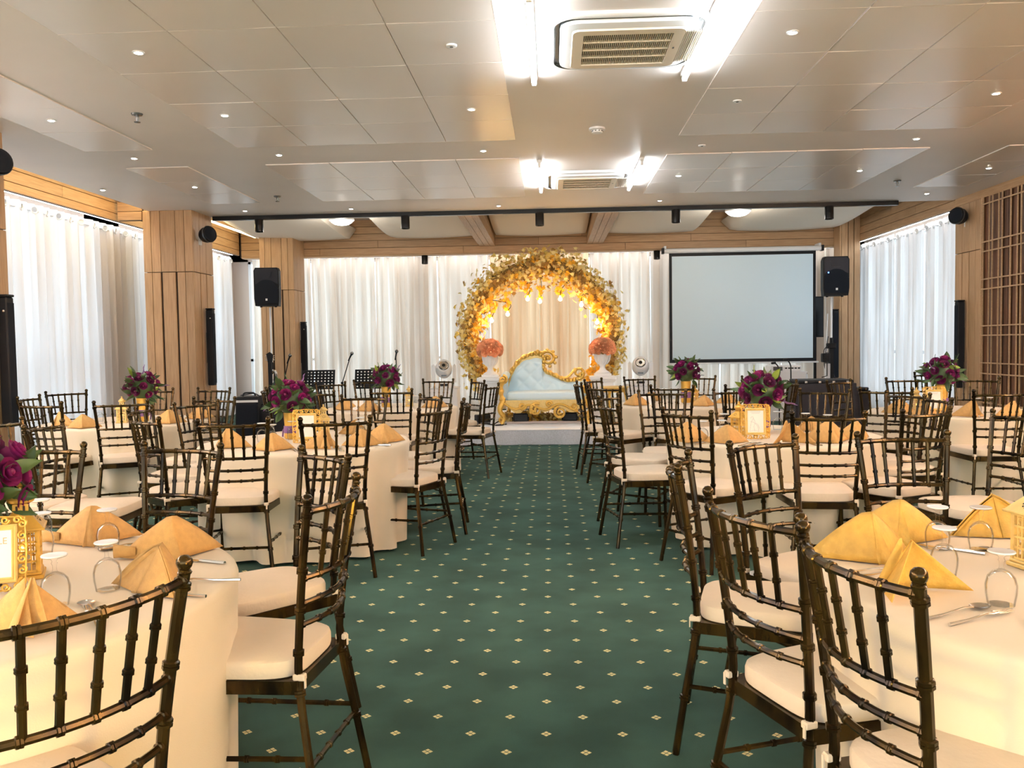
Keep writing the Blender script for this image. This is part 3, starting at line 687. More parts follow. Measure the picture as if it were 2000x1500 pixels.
# settee
SX, SY, SZ = -.085, 11.40, .187
so = thing('settee', 'carved gold settee with pale blue tufted upholstery on the white stage', 'sofa', (SX, SY, SZ))
TOP = [(-.52, .55), (-.47, .68), (-.40, .79), (-.30, .88), (-.18, .925), (-.06, .915), (-.005, .86), (-.03, .77), (.0, .70), (.08, .655), (.17, .61), (.26, .565), (.36, .555), (.45, .575), (.52, .65)]
tops = spline([(a, 0, b) for a, b in TOP], 6)
def topz(x):
    best = .5
    for p, q in zip(tops[:-1], tops[1:]):
        lo, hi = min(p.x, q.x), max(p.x, q.x)
        if lo <= x <= hi and hi > lo: best = max(best if best != .5 else 0, min(p.z+(q.z-p.z)*(x-p.x)/(q.x-p.x) if q.x != p.x else p.z, 2)) if False else (p.z+(q.z-p.z)*(x-p.x)/(q.x-p.x))
    return best
def backface(u, v):
    x = -.52+1.03*u; zt = topz(x)-.01; z = .34+(zt-.34)*v
    a, b = x*9.5, z*9.5
    tuft = abs(math.sin((a+b)*PI/2))*abs(math.sin((a-b)*PI/2))
    ed = min(1, 6*min(u, 1-u)+.1)*min(1, 5*(1-v)+.05)
    return (x, .30+.10*v-.05*ed-.03*(tuft**.5)*ed, z)
O('back_cushion', MB().grid(backface, 70, 40), M_SOFA, so)
O('back_panel', MB().prism([(p.x, p.z) for p in tops][:]+[(.52, .2), (-.52, .2)], .36, .40), M_GOLDL, so)
bt = MB().ball((0, 0, 0), .013, 8, 5).mesh('button', M_SOFA)
for i in range(-6, 7):
    for j in range(4, 12):
        x, z = (i+(.5 if j % 2 else 0))*.1052, j*.1052/2*1.5+.05
        if abs(x) < .46 and .42 < z < topz(x)-.06: O('button', bt, None, so, (x, .285+.10*((z-.34)/max(.05, topz(x)-.34)), z))
fr = MB().tube([(p.x, .36+.02, p.z) for p in tops], [.030+.008*math.sin(i*1.1) for i in range(len(tops))], 8)
for p in tops[::3]: fr.ball((p.x, .35, p.z), .026, 6, 4)
O('carved_rail', fr, M_GOLD, so)
sc_ = MB().tube(spiral((.045, .865), .105, .02, 2.6, -1.55, 30, y=.36), [.026-.012*k/30 for k in range(31)], 8).ball((.045, .36, .865), .03, 8, 5)
for k in range(7):
    a = 2.4-k*.75; sc_.ball((.045+.115*math.cos(a), .36, .865+.115*math.sin(a)), .026, 6, 4)
O('crest_scroll', sc_, M_GOLD, so)
O('end_scroll', MB().tube(spiral((.47, .655), .085, .02, -1.8, 1.3, 24, y=.36), [.024-.01*k/24 for k in range(25)], 8).tube(spline([(.2, .36, .585), (.32, .35, .60), (.43, .36, .72)], 8), .018, 6), M_GOLD, so)
O('rosette', MB().ball((-.10, .34, .955), .035, 8, 5).ball((-.14, .35, .945), .025, 8, 5).ball((-.06, .35, .945), .025, 8, 5), M_GOLD, so)
# seat
def seatfn(u, v):
    a = 2*PI*u; s = .52; t_ = .30; c, d = math.cos(a), math.sin(a); e = .25
    x = s*math.copysign(abs(c)**e, c); y = t_*math.copysign(abs(d)**e, d)
    prof = [(.96, 0), (1, .02), (1, .075), (.975, .10), (.90, .115), (.5, .125), (0.001, .13)]
    k = v*6; i = min(int(k), 5); f = k-i; r = prof[i][0]*(1-f)+prof[i+1][0]*f; z = prof[i][1]*(1-f)+prof[i+1][1]*f
    return (x*r, y*r, .31+z)
O('seat_cushion', MB().grid(seatfn, 48, 13, wrap=True), M_SOFA, so)
# apron and carving
ap = [(-.57, .325)]+[(.57, .325)]+[(.57-1.14*k/30, .22+.055*math.cos(k/30*PI*6)-.05*math.exp(-((k-9)/3.)**2)-.03*math.exp(-((k-22)/3.)**2)) for k in range(31)]
O('apron', MB().prism(ap, -.33, -.29), M_GOLDL, so)
cv = MB()
for c0, r0, a0, tn in (((-.12, .20), .09, 1.0, 1.4), ((.20, .16), .085, 1.8, 1.6), ((-.30, .25), .05, 0, -1.2), ((.38, .24), .05, 3.1, 1.2), ((.05, .27), .04, 0, 1.2)):
    cv.tube(spiral(c0, r0, .012, a0, tn, 26, y=-.335), [.020-.009*k/26 for k in range(27)], 7)
cv.tube(spline([(-.56, -.335, .30), (-.4, -.335, .21), (-.2, -.335, .26), (0, -.335, .20), (.2, -.335, .27), (.42, -.335, .18), (.56, -.335, .28)], 8), .016, 6)
for k in range(12): cv.ball((-.16+.03*math.cos(k*1.1), -.34, .21+.05*math.sin(k*1.7)), .022, 6, 4)
O('carving', cv, M_GOLD, so)
for s in (-1, 1):
    O('front_leg', MB().tube(spline([(s*.55, -.31, .33), (s*.60, -.34, .20), (s*.55, -.32, .10), (s*.57, -.35, .02), (s*.55, -.36, .0)], 6), [.04]*6+[.034]*6+[.024]*6+[.028]*6+[.02], 8).tube(spiral((s*.58, .07), .05, .012, PI/2, s*1.3, 16, y=-.335), .014, 6), M_GOLD, so)
    O('rear_leg', MB().tube([(s*.5, .36, .33), (s*.52, .40, .02), (s*.52, .42, 0)], [.03, .02, .02], 8), M_GOLD, so)
    zt = .60 if s < 0 else .46
    O('arm_pad', MB().tube(spline([(s*.55, -.22, zt-.02), (s*.555, 0, zt+.005), (s*.54, .32, zt+.04)], 6), .055, 12).box((s*.55-.035, -.22, .30), (s*.55+.035, .33, zt-.02)), M_SOFA, so)
    O('arm_post', MB().tube(spline([(s*.56, -.31, .32), (s*.585, -.31, .45), (s*.56, -.31, zt+.0)], 8), [.035+.01*math.sin(k) for k in range(17)], 8).tube(spiral((s*.555, zt), .06, .012, PI/2, s*1.4, 18, y=-.29), .018, 7), M_GOLD, so)

# leaf mesh (five-lobed)
LEAF = [(0, 0), (.18, .06), (.42, -.06), (.36, .16), (.62, .34), (.34, .40), (.30, .66), (.12, .56), (0, 1.0)]
LEAF = LEAF+[(-a, b) for a, b in LEAF[-2:0:-1]]
def leaf_verts(s, curl):
    return [(a*s, b*s, -curl*s*(a*a*1.4+.5*(b-.4)**2)) for a, b in LEAF]+[(0, .35*s, .03*s)]
LF = [(i, (i+1) % len(LEAF), len(LEAF)) for i in range(len(LEAF))]
def rand_rot(out, rr, k=.7):
    z = (Vector(out)+Vector((rr.gauss(0, k), rr.gauss(0, k), rr.gauss(0, k)))).normalized()
    q = z.to_track_quat('Z', 'Y'); return (q.to_matrix() @ Matrix.Rotation(rr.uniform(0, 2*PI), 3, 'Z')).to_4x4()
# leaf arch
ACX, ACY, ACZ, ARR = -.145, 12.55, 1.36, 1.06
ar = thing('leaf_arch', 'round arch of cream and amber maple leaves behind the settee', 'arch', (ACX, ACY, .187))
ring = [(ARR*math.cos(a), 0, ACZ-.187+ARR*math.sin(a)) for a in [math.radians(-61+302*k/60) for k in range(61)]]
O('hoop', MB().tube(ring, .02, 8), M_WHITE, ar)
for s in (0, -1): O('foot', MB().box((ring[s][0]-.12, -.25, 0), (ring[s][0]+.12, .25, .03), None, .005).tube([(ring[s][0], 0, .03), ring[s]], .02, 8), M_WHITE, ar)
O('vine_core', MB().tube([(p[0], R.uniform(-.015, .015), p[2]) for p in ring], [.085+.02*math.sin(i*1.7) for i in range(61)], 9), mat('vine_core_brown', (.26, .17, .06), .9, bump=1, bscale=40), ar)
lf_meshes = []
for mi, m in enumerate(M_AUT):
    for cu in (.2, .55): lf_meshes.append((mi, MB().add(leaf_verts(.085, cu), LF, True).mesh('maple_leaf', m)))
fol = MB(); folm = []
rr = random.Random(5); cnt = 0
for k in range(8200):
    a = math.radians(rr.uniform(-60, 240)); rad = abs(rr.gauss(0, 1)); ph = rr.uniform(0, 2*PI)
    d = min(rad, 1.8)*.128
    if rr.random() < .12: d *= 1.35
    top = max(0, math.sin(a)); d *= .92+.28*top
    ox, oy = d*math.cos(ph), d*math.sin(ph)          # radial, depth
    r_ = ARR+ox; P = Vector((r_*math.cos(a), oy, ACZ-.187+r_*math.sin(a)))
    if P.z < .12: continue
    out = Vector((math.cos(a)*ox, oy-.02, math.sin(a)*ox)).normalized() if d > .01 else Vector((0, -1, 0))
    inner = ox < -.03
    if inner: mi = rr.choices((0, 1, 2, 3), (3, 2, 1, 5 if math.sin(a) < .6 else 1.6))[0]  # more amber inside and low: bulb glow put into the leaf colour
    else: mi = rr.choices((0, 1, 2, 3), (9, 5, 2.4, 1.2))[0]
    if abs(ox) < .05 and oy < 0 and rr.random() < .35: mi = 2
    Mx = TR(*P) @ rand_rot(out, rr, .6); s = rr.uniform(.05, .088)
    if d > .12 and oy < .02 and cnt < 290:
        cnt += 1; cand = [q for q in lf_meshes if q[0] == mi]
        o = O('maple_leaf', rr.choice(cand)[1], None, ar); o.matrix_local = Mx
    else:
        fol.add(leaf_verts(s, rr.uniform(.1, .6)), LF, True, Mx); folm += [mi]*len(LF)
me = fol.mesh('foliage')
for m in M_AUT: me.materials.append(m)
me.polygons.foreach_set('material_index', folm)
o = O('foliage', me, None, ar); o['kind'] = 'stuff'
BUL = [(-.87, 1.61), (-.63, 1.70), (-.33, 1.92), (-.15, 1.88), (.15, 1.91), (.46, 1.82), (.69, 1.56), (-.93, 1.38)]
for i, (x, z) in enumerate(BUL[:7]):
    x -= ACX; z -= .187; a = math.atan2(z-(ACZ-.187), x); rin = ARR-.06
    o = O('vine', MB().tube(spline([(rin*math.cos(a), -.02, ACZ-.187+rin*math.sin(a)), (x+.03, -.08, z+.16), (x, -.12, z+.045)], 6), .005, 5), M_BLACK, ar)
    b = O('bulb', MB().ball((x, -.12, z), .03, 10, 7).lathe([(.013, .02), (.013, .05)], 8, TR(x, -.12, z)), M_BULB, ar)
    lamp('POINT', (x+ACX, ACY-.13, z+.187-.03), POWER_BULB, (1, .60, .22), shadow_soft_size=.05)
    vm = MB(); n = 9 if 0 < i < 5 else 4
    for q in range(n):
        tq = q/n; vm.add(leaf_verts(.085, .5), LF, True, TR(x+.03*math.sin(q*2), -.10, z+.06+.20*tq) @ rand_rot((rr.uniform(-1, 1), -1, -.3), rr, .5))
    O('hanging_leaves', vm, M_AUT[3], ar)
# pedestals, urns and rose domes
def rose_mesh(r, m, name='rose', layers=((5, .95, .25), (4, .7, .55), (3, .42, .8))):
    mb = MB()
    for n, rad, h in layers:
        for k in range(n):
            a0 = 2*PI*k/n+h*3
            def fn(u, v, a0=a0, n=n, rad=rad, h=h):
                aa = a0+(u-.5)*2*PI/n*1.35; q = rad*(.35+.65*math.sin(v*PI*.55))*(1-.08*abs(2*u-1)); z = -.35+h*.7*v+.35*v
                q *= 1.0+(.16*v*v)
                return (r*q*math.cos(aa), r*q*math.sin(aa), r*z)
            mb.grid(fn, 4, 4)
    mb.ball((0, 0, .2*r), .28*r, 7, 5); return mb.mesh(name, m)
RO = rose_mesh(.055, M_ORNG)
def pedestal(x, y, sd):
    t = thing('pedestal', 'square white pedestal with a stepped top %s of the settee' % sd, 'pedestal', (x, y, .187), 0, 'white pedestals')
    O('shaft', box((-.145, -.145, .05), (.145, .145, .52)), M_PLAST, t); O('base', box((-.18, -.18, 0), (.18, .18, .05), .008), M_PLAST, t)
    O('cap', MB().box((-.165, -.165, .52), (.165, .165, .55), None, .005).box((-.185, -.185, .55), (.185, .185, .60), None, .008), M_PLAST, t)
    u = thing('urn', 'fluted white urn on the pedestal %s of the settee' % sd, 'urn', (x, y, .788), 0, 'white urns')
    O('foot', MB().box((-.12, -.12, 0), (.12, .12, .035), None, .005), M_PLAST, u)
    O('bowl', MB().lathe([(.10, .035), (.105, .05), (.05, .085), (.036, .12), (.045, .15), (.085, .20), (.108, .26), (.11, .32), (.118, .36), (.125, .375), (.115, .38), (.10, .36), (1e-5, .35)], 28), M_PLAST, u)
    fl = MB().tube([(.06, 0, .165), (.098, 0, .21), (.113, 0, .27), (.114, 0, .34)], .007, 6).mesh('flute', M_PLAST)
    for k in range(14): O('flute', fl, None, u, None, (0, 0, 2*PI*k/14))
    f = thing('rose_dome', 'dome of orange roses in the urn %s of the settee' % sd, 'flowers', (x, y, 1.165), 0, 'orange rose domes')
    rq = random.Random(int(x*10)); n = 66
    O('moss_core', MB().ball((0, 0, .0), .145, 14, 8, (1, 1, .8)), M_AUT[2], f)
    for k in range(n):
        zz = 1-1.25*(k+.5)/n; an = k*2.399963; s = math.sqrt(max(0, 1-zz*zz)); d = Vector((s*math.cos(an), s*math.sin(an), zz))
        o = O('rose', RO, None, f); o.matrix_local = TR(d.x*.165, d.y*.165, d.z*.145) @ d.to_track_quat('Z', 'Y').to_matrix().to_4x4() @ Matrix.Rotation(rq.uniform(0, 6), 4, 'Z') @ Matrix.Scale(rq.uniform(.85, 1.2), 4)
pedestal(-.87, 12.0, 'left'); pedestal(.735, 12.0, 'right')
# small gilt console right of the settee
t = thing('console_table', 'small gilt edged console table right of the settee', 'table', (.86, 11.45, .187))
O('tabletop', MB().lathe([(1e-5, .455), (.19, .455), (.20, .465), (.19, .475), (1e-5, .475)], 24), M_GOLDL, t)
O('skirt', MB().lathe([(.17, .40), (.18, .455)], 24), M_GOLD, t)
for k in range(3): O('leg', MB().tube(spline([(.12*math.cos(k*2.1), .12*math.sin(k*2.1), .44), (.16*math.cos(k*2.1), .16*math.sin(k*2.1), .25), (.10*math.cos(k*2.1), .10*math.sin(k*2.1), .12), (.16*math.cos(k*2.1), .16*math.sin(k*2.1), 0)], 6), .012, 6), M_GOLD, t)
# garland under the settee
gm = MB(); gi = []
for k in range(420):
    P = (rr.uniform(-.62, .58), rr.uniform(.0, .32), .01+abs(rr.gauss(0, .045)))
    gm.add(leaf_verts(rr.uniform(.06, .10), .3), LF, True, TR(*P) @ rand_rot((0, -.6, 1), rr, .8)); gi += [rr.choice((0, 1, 2, 2, 3))]*len(LF)
me = gm.mesh('leaf_garland')
for m in M_AUT: me.materials.append(m)
me.polygons.foreach_set('material_index', gi)
tag(O('leaf_garland', me, None, None, (SX, 11.45, .19)), 'heap of gold and brown leaves lying under the settee', 'leaves', None, 'stuff')
def flood(x, y, z, rz, label):
    t = thing('floodlight', label, 'light', (x, y, z), rz, 'black floor lights')
    O('housing', box((-.10, -.06, .02), (.10, .05, .13), .01), M_BLACK, t); O('glass', box((-.085, -.066, .035), (.085, -.058, .115)), M_BLKGL, t)
    O('bracket', MB().tube([(-.11, 0, .08), (-.11, 0, .005), (.11, 0, .005), (.11, 0, .08)], .008, 6), M_BLACK, t)
flood(-.42, 11.3, .19, .1, 'black floodlight under the left end of the settee')
flood(.25, 11.35, .19, -.1, 'black floodlight under the right end of the settee')
flood(-.93, 11.2, .19, .5, 'black floodlight at the foot of the left pedestal')
tag(O('cable', MB().tube(spline([(-.86, 11.15, .20), (-.78, 11.05, .196), (-.70, 11.12, .23), (-.64, 11.0, .196), (-.74, 10.95, .196), (-.6, 11.1, .196)], 10), .008, 6), M_BLACK), 'black cable looped on the stage by the left pedestal', 'cable')

# moving heads
def moving(x, sd):
    t = thing('plinth', 'white covered plinth %s of the arch' % sd, 'plinth', (x, 13.05, .187), 0, 'light plinths')
    O('cover', box((-.22, -.18, 0), (.22, .18, .40), .01), M_WHITEC, t); O('top_plate', box((-.23, -.19, .40), (.23, .19, .42), .005), M_WHITE, t)
    m = thing('moving_head_light', 'white moving head stage light %s of the arch' % sd, 'light', (x, 13.0, .607), .12 if x < 0 else -.1, 'moving head lights')
    O('base', MB().prism([(-.17, 0), (.17, 0), (.15, .08), (-.15, .08)], -.13, .13), M_WHITE, m); O('display', box((-.06, -.14, .02), (.06, -.128, .055)), M_BLACK, m)
    for s in (-1, 1): O('yoke_arm', MB().prism([(s*.13, .07), (s*.19, .07), (s*.19, .33), (s*.165, .36), (s*.135, .33)][::s], -.06, .06), M_WHITE, m)
    Mh = TR(0, 0, .28) @ RX(1.12)
    O('head', MB().lathe([(.05, -.17), (.10, -.14), (.128, -.05), (.13, .05), (.118, .11), (.105, .135), (.095, .135)], 24, Mh), M_WHITE, m)
    O('lens', MB().lathe([(.096, .125), (.07, .14), (1e-5, .15)], 20, Mh), M_BLKGL, m)
    O('lens_ring', MB().lathe([(.066, .14), (.072, .146), (.066, .152), (.06, .146)], 20, Mh), M_STEEL, m)
    O('nameplate', box((-.04, -.128, .17), (.04, -.115, .19)), M_ACTRIM, m)
moving(-1.67, 'left'); moving(1.38, 'right')

# ------------------------------------------------------------------ musicians' gear at the back left
def musicstand(x, y, label):
    t = thing('music_stand', label, 'music stand', (x, y, 0), .0, 'black music stands')
    mb = MB(); W, H = .46, .26; nx, nz = 9, 6; M = TR(0, 0, .66) @ RX(-.25)
    for i in range(nx+1):
        x0 = -W/2+W*i/nx; mb.box((x0-.016, -.003, 0), (x0+.016, .003, H), M)
    for j in range(nz+1):
        z0 = H*j/nz; mb.box((-W/2-.016, -.003, z0-.0135), (W/2+.016, .003, z0+.0135), M)
    mb.box((-.08, -.004, .0), (.08, .004, .10), M)
    O('desk', mb, M_BLACK, t); O('ledge', MB().box((-W/2, -.06, -.012), (W/2, 0, 0), M), M_BLACK, t)
    O('pole', MB().tube([(0, .03, .12), (0, .03, .70)], .012, 8), M_BLACK, t)
    for k in range(3): O('leg', MB().tube([(0, .03, .2), (.28*math.cos(k*2.09+.5), .03+.28*math.sin(k*2.09+.5), .008)], .008, 6), M_BLACK, t)
musicstand(-3.385, 12.0, 'black perforated music stand nearest the back left pillar')
musicstand(-2.60, 12.0, 'black perforated music stand behind the back left bouquet')
def mic(base, top, label, cat='microphone'):
    t = thing('microphone_stand', label, 'microphone stand', (*base, 0), 0, 'microphone stands')
    b = Vector((0, 0, .72)); tp = Vector((top[0]-base[0], top[1]-base[1], top[2]))
    O('pole', MB().tube([(0, 0, .03), b], .010, 8), M_BLACK, t)
    O('boom', MB().tube([b-(tp-b)*.15, tp], .007, 8), M_BLACK, t); O('clutch', MB().ball(b, .022, 8, 5), M_BLACK, t)
    d = (tp-b).normalized()*.9+Vector((.25, -.2, .1)); d.normalize()
    q = TR(*tp) @ d.to_track_quat('Z', 'Y').to_matrix().to_4x4()
    m = O('microphone', MB().lathe([(.010, -.06), (.012, .04), (.018, .06)], 10, q), M_BLACK, t)
    O('mesh_head', MB().ball((0, 0, 0), .026, 10, 6).mesh('mesh_head', M_ACTRIM), None, m).matrix_local = q @ TR(0, 0, .075)
    for k in range(3): O('leg', MB().tube([(0, 0, .08), (.26*math.cos(k*2.09), .26*math.sin(k*2.09), .008)], .008, 6), M_BLACK, t)
mic((-3.92, 12.1), (-3.82, 12.05, 1.08), 'microphone on a boom stand in front of the back left pillar')
mic((-3.10, 12.3), (-2.95, 12.2, 1.10), 'microphone on a slanted boom between the two music stands')
mic((-2.27, 12.25), (-2.27, 12.2, 1.11), 'microphone on an upright stand right of the music stands')
t = thing('guitar', 'upright electric guitar on a stand by the back left pillar', 'guitar', (-4.06, 11.95, 0))
O('neck', MB().box((-.026, -.012, .45), (.026, .012, 1.05)), M_BLACK, t)
O('headstock', MB().prism([(-.03, 1.05), (.03, 1.05), (.05, 1.16), (.0, 1.2), (-.05, 1.17)], -.01, .012), M_BLACK, t)
bd = [(.15*math.sin(a)*(1+.25*math.cos(2*a)), .28+.19*math.cos(a)) for a in [2*PI*k/20 for k in range(20)]]
O('body', MB().prism(bd[::-1], -.022, .022), mat('guitar_lacquer', (.03, .03, .035), .25), t)
for k in range(3):
    for s in (-1, 1): O('tuning_peg', MB().tube([(s*.035, 0, 1.08+.03*k), (s*.065, 0, 1.085+.03*k)], .006, 6), M_STEEL, t)
O('stand', MB().tube([(-.2, .15, .008), (0, .04, .3), (.2, .15, .008)], .01, 6).tube([(0, .04, .3), (0, .2, .9)], .01, 6).tube([(-.1, -.05, .09), (.1, -.05, .09)], .01, 6), M_BLACK, t)
O('clamp_arm', MB().tube(spline([(.0, .03, .88), (.08, -.02, .92), (.09, -.02, .80), (.03, 0, .72)], 6), .018, 8), M_STEEL, t)
t = thing('floor_monitor', 'black upright speaker cabinet behind the second left table', 'speaker', (-3.52, 9.60, 0), .15)
O('cabinet', MB().prism([(-.14, 0), (.14, 0), (.125, .70), (-.125, .70)], -.14, .16), M_BLACK, t); O('grille', MB().prism([(-.125, .02), (.125, .02), (.112, .62), (-.112, .62)], -.15, -.138), M_GRILLE, t)
O('top_strip', box((-.125, -.146, .635), (.125, -.138, .66)), M_WHITE, t); O('handle', MB().tube(spline([(-.07, 0, .70), (-.05, 0, .735), (.05, 0, .735), (.07, 0, .70)], 5), .009, 6), M_BLACK, t)
O('cable', MB().tube(spline([(-.1, .03, .71), (-.03, -.05, .72), (.05, .0, .73), (.12, -.06, .71)], 6), .006, 6), M_BLACK, t)
def gear(x, y, sx, sy, h, rz, label, seed):
    t = thing('equipment_case', label, 'equipment', (x, y, 0), rz, 'black equipment')
    O('cover', drape_fn(sx, sy, h, .05, seed), M_BLKCL, t)
    O('lid', box((-sx*.9, -sy*.9, h+.012), (sx*.9, sy*.9, h+.05), .01), M_BLACK, t)
    for k in range(4): O('latch', box((-sx*.7+k*sx*.45, -sy*.9-.012, h+.018), (-sx*.62+k*sx*.45, -sy*.9, h+.04)), M_STEEL, t)
gear(-3.15, 9.9, .36, .26, .55, .05, 'low black draped equipment case behind the second left table bouquet', 4)
gear(-3.30, 10.75, .30, .22, .62, .0, 'black draped amplifier case behind the low case at the left', 14)
gear(3.15, 9.95, .34, .26, .74, -.05, 'black draped equipment case before the projector table', 5)
gear(3.55, 10.4, .26, .22, .62, .3, 'second black draped case by the crank stand', 6)
for k, (x, z) in enumerate(((2.78, .98), (2.92, 1.02))):
    t = thing('gooseneck_microphone', ('gooseneck microphone left of the black equipment case', 'taller gooseneck microphone beside the black equipment case')[k], 'microphone', (x, 10.35, 0), 0, 'gooseneck microphones')
    O('stem', MB().tube(spline([(0, 0, .02), (0, 0, z-.2), (-.01, 0, z-.06), (-.06, -.02, z)], 6), .008, 7), M_BLACK, t)
    O('capsule', MB().tube([(-.05, -.02, z), (-.10, -.03, z-.005)], .014, 8), M_BLACK, t); O('base', MB().lathe([(.12, 0), (.12, .02), (.02, .03)], 18), M_BLACK, t)
t = thing('crank_stand', 'black crank lighting stand with a white controller box by the right corner', 'stand', (4.14, 12.6, 0))
O('mast', MB().box((-.028, -.028, .1), (.028, .028, 1.15)), M_BLACK, t); O('upper_pole', MB().tube([(0, 0, 1.1), (0, 0, 1.28)], .02, 8), M_BLACK, t)
O('head_clamp', MB().box((-.06, -.05, 1.12), (.06, .05, 1.20), None, .01), M_BLACK, t)
O('winch', MB().box((-.14, -.06, .92), (-.03, .04, 1.05), None, .01), M_BLACK, t); O('controller', box((-.09, -.06, .55), (-.03, .0, .90), .005), M_WHITE, t)
O('crank_handle', MB().tube([(-.09, -.05, .97), (-.09, -.10, .90), (-.09, -.10, .72), (-.17, -.11, .70)], .008, 6), M_BLACK, t)
O('cable', MB().tube(spline([(-.05, -.05, 1.18), (-.12, -.06, 1.1), (-.11, -.06, 1.0), (-.06, -.05, 1.3)], 6), .006, 6), M_BLACK, t)
for k in range(3): O('leg', MB().tube([(0, 0, .3), (.4*math.cos(k*2.09+.3), .4*math.sin(k*2.09+.3), .01)], .014, 6), M_BLACK, t)
t = thing('dust_mop', 'grey padded mop head hanging by the slim column speaker at the right', 'mop', (4.78, 14.75, .70))
O('pad', MB().ball((0, 0, .17), .06, 12, 10, (1, .6, 2.8)), mat('grey_mop', (.10, .09, .085), .9, bump=.4, bscale=60), t); O('pole', MB().tube([(0, .05, -.70), (.0, .045, .30), (.02, .05, 1.0)], .010, 6), M_WHITE, t)

# ------------------------------------------------------------------ chairs
def bamboo(mb, path, r, rings, seg=8, taper=None, M=None):
    """round rod along a path with raised double-ring joints at the given fractions of its length"""
    P = [Vector(p) for p in path]; acc = [0]
    for a, b in zip(P[:-1], P[1:]): acc.append(acc[-1]+(b-a).length)
    Lt = acc[-1]
    def at(s):
        s = min(max(s, 0), Lt)
        for i in range(len(P)-1):
            if s <= acc[i+1]+1e-9: return P[i].lerp(P[i+1], (s-acc[i])/max(1e-9, acc[i+1]-acc[i]))
        return P[-1]
    st = [(s, 1) for s in acc]
    h = r*.62
    for f in rings:
        c = f*Lt; st = [q for q in st if abs(q[0]-c) > h*1.7]
        st += [(c-h*1.3, 1), (c-h, 1.36), (c-h*.15, 1.36), (c, 1.16), (c+h*.15, 1.36), (c+h, 1.36), (c+h*1.3, 1)]
    st = sorted(st); rad = [r*k*(1 if not taper else taper(s/Lt)) for s, k in st]
    return mb.tube([at(s) for s, _ in st], rad, seg, True, M)
PZ = spline([(.190, -.262, 0), (.172, -.236, .17), (.150, -.202, .385), (.152, -.206, .52), (.166, -.226, .70), (.182, -.25, .862)], 3)
def post_xy(z):
    for a, b in zip(PZ[:-1], PZ[1:]):
        if a.z <= z <= b.z+1e-9: t = (z-a.z)/(b.z-a.z); return a.x+(b.x-a.x)*t, a.y+(b.y-a.y)*t
    return PZ[-1].x, PZ[-1].y
def arc(z, bul, n=10):
    x, y = post_xy(z); return [(x*(2*k/n-1), y-bul*(1-(2*k/n-1)**2), z) for k in range(n+1)]
def make_chair(name, label):
    t = thing(name, label, 'chair')
    for s in (-1, 1):
        p = O('rear_post', bamboo(MB(), [(s*q.x, q.y, q.z) for q in PZ], .0112, (.20, .43, .55, .68, .80, .965)), M_CHAIR, t)
        fx, fy, fz = s*PZ[-1].x, PZ[-1].y, PZ[-1].z
        O('finial', MB().lathe([(.0112, -.004), (.013, 0), (.0085, .004), (.0125, .009), (.0148, .016), (.0135, .023), (.008, .029), (1e-5, .031)], 10, TR(fx, fy, fz-.005)), M_CHAIR, p)
        O('front_leg', bamboo(MB(), [(s*.176, .178, .372), (s*.186, .19, 0)], .0112, (.08, .47, .75)), M_CHAIR, t)
        O('side_stretcher', bamboo(MB(), [(s*.181, .184, .19), (s*.167, -.229, .205)], .0075, (.2, .4, .6, .8), 6), M_CHAIR, t)
    o_ = [(-.196, .20), (.196, .20), (.160, -.205), (-.160, -.205)]; i_ = [(-.17, .175), (.17, .175), (.137, -.18), (-.137, -.18)]
    vs = [(a, b, z) for z in (.367, .402) for P in (o_, i_) for a, b in P]; F = []
    for k in range(4):
        n = (k+1) % 4
        F += [(k, n, 8+n, 8+k)[::-1], (4+k, 12+k, 12+n, 4+n)[::-1], (8+k, 8+n, 12+n, 12+k), (k, 4+k, 4+n, n)]
    F += [(12, 13, 14, 15)]
    O('seat_frame', MB().add(vs, F), M_CHAIR, t)
    def cf(u, v):
        a = 2*PI*u; c, d = math.cos(a), math.sin(a); e = .42
        y = .200*math.copysign(abs(d)**e, d); wx = .178+.035*(y/.2)*.5
        x = wx*math.copysign(abs(c)**e, c)
        k = v*7; i = min(int(k), 6); f = k-i
        pr = [(.95, .402), (.99, .405), (1, .412), (1, .436), (.985, .446), (.945, .451), (.5, .456), (1e-4, .457)]
        r = pr[i][0]*(1-f)+pr[i+1][0]*f; z = pr[i][1]*(1-f)+pr[i+1][1]*f
        return (x*r, y*r+.004, z)
    cu = O('cushion', MB().grid(cf, 40, 8, wrap=True), M_CUSH, t)
    for s in (-1, 1):
        O('tie_strap', MB().box((s*.141, -.220, .403), (s*.162, -.188, .420), None, .003).box((s*.152, -.222, .385), (s*.160, -.219, .415)), M_CUSH, cu)
    O('top_rail', bamboo(MB(), arc(.842, .048, 14), .0088, (.02, .178, .34, .5, .66, .822, .98)), M_CHAIR, t)
    O('lower_rail', bamboo(MB(), arc(.668, .042, 14), .0080, (.02, .178, .34, .5, .66, .822, .98)), M_CHAIR, t)
    for z in (.602, .545): O('cross_rail', bamboo(MB(), arc(z, .038, 10), .0074, (.03, .22, .40, .6, .78, .97)), M_CHAIR, t)
    up_, lo = arc(.842, .048, 60), arc(.668, .042, 60)
    for f in (.178, .34, .5, .66, .822):
        i = round(f*60); O('spindle', bamboo(MB(), [lo[i], up_[i]], .0072, (.32, .66), 7), M_CHAIR, t)
    O('front_stretcher', bamboo(MB(), [(-.181, .184, .215), (.181, .184, .215)], .0075, (.2, .4, .6, .8), 6), M_CHAIR, t)
    O('rear_stretcher', bamboo(MB(), [(-.169, -.232, .18), (.169, -.232, .18)], .0075, (.2, .4, .6, .8), 6), M_CHAIR, t)
    return t
TABLES = {'L1': (-1.50, 2.04), 'R1': (1.33, 2.07), 'L2': (-1.58, 5.30), 'R2': (1.40, 5.40), 'L3': (-3.62, 6.95), 'R3': (3.30, 7.00), 'L4': (-1.58, 8.15), 'R4': (1.28, 8.25)}
PRE = 'bronze chair '
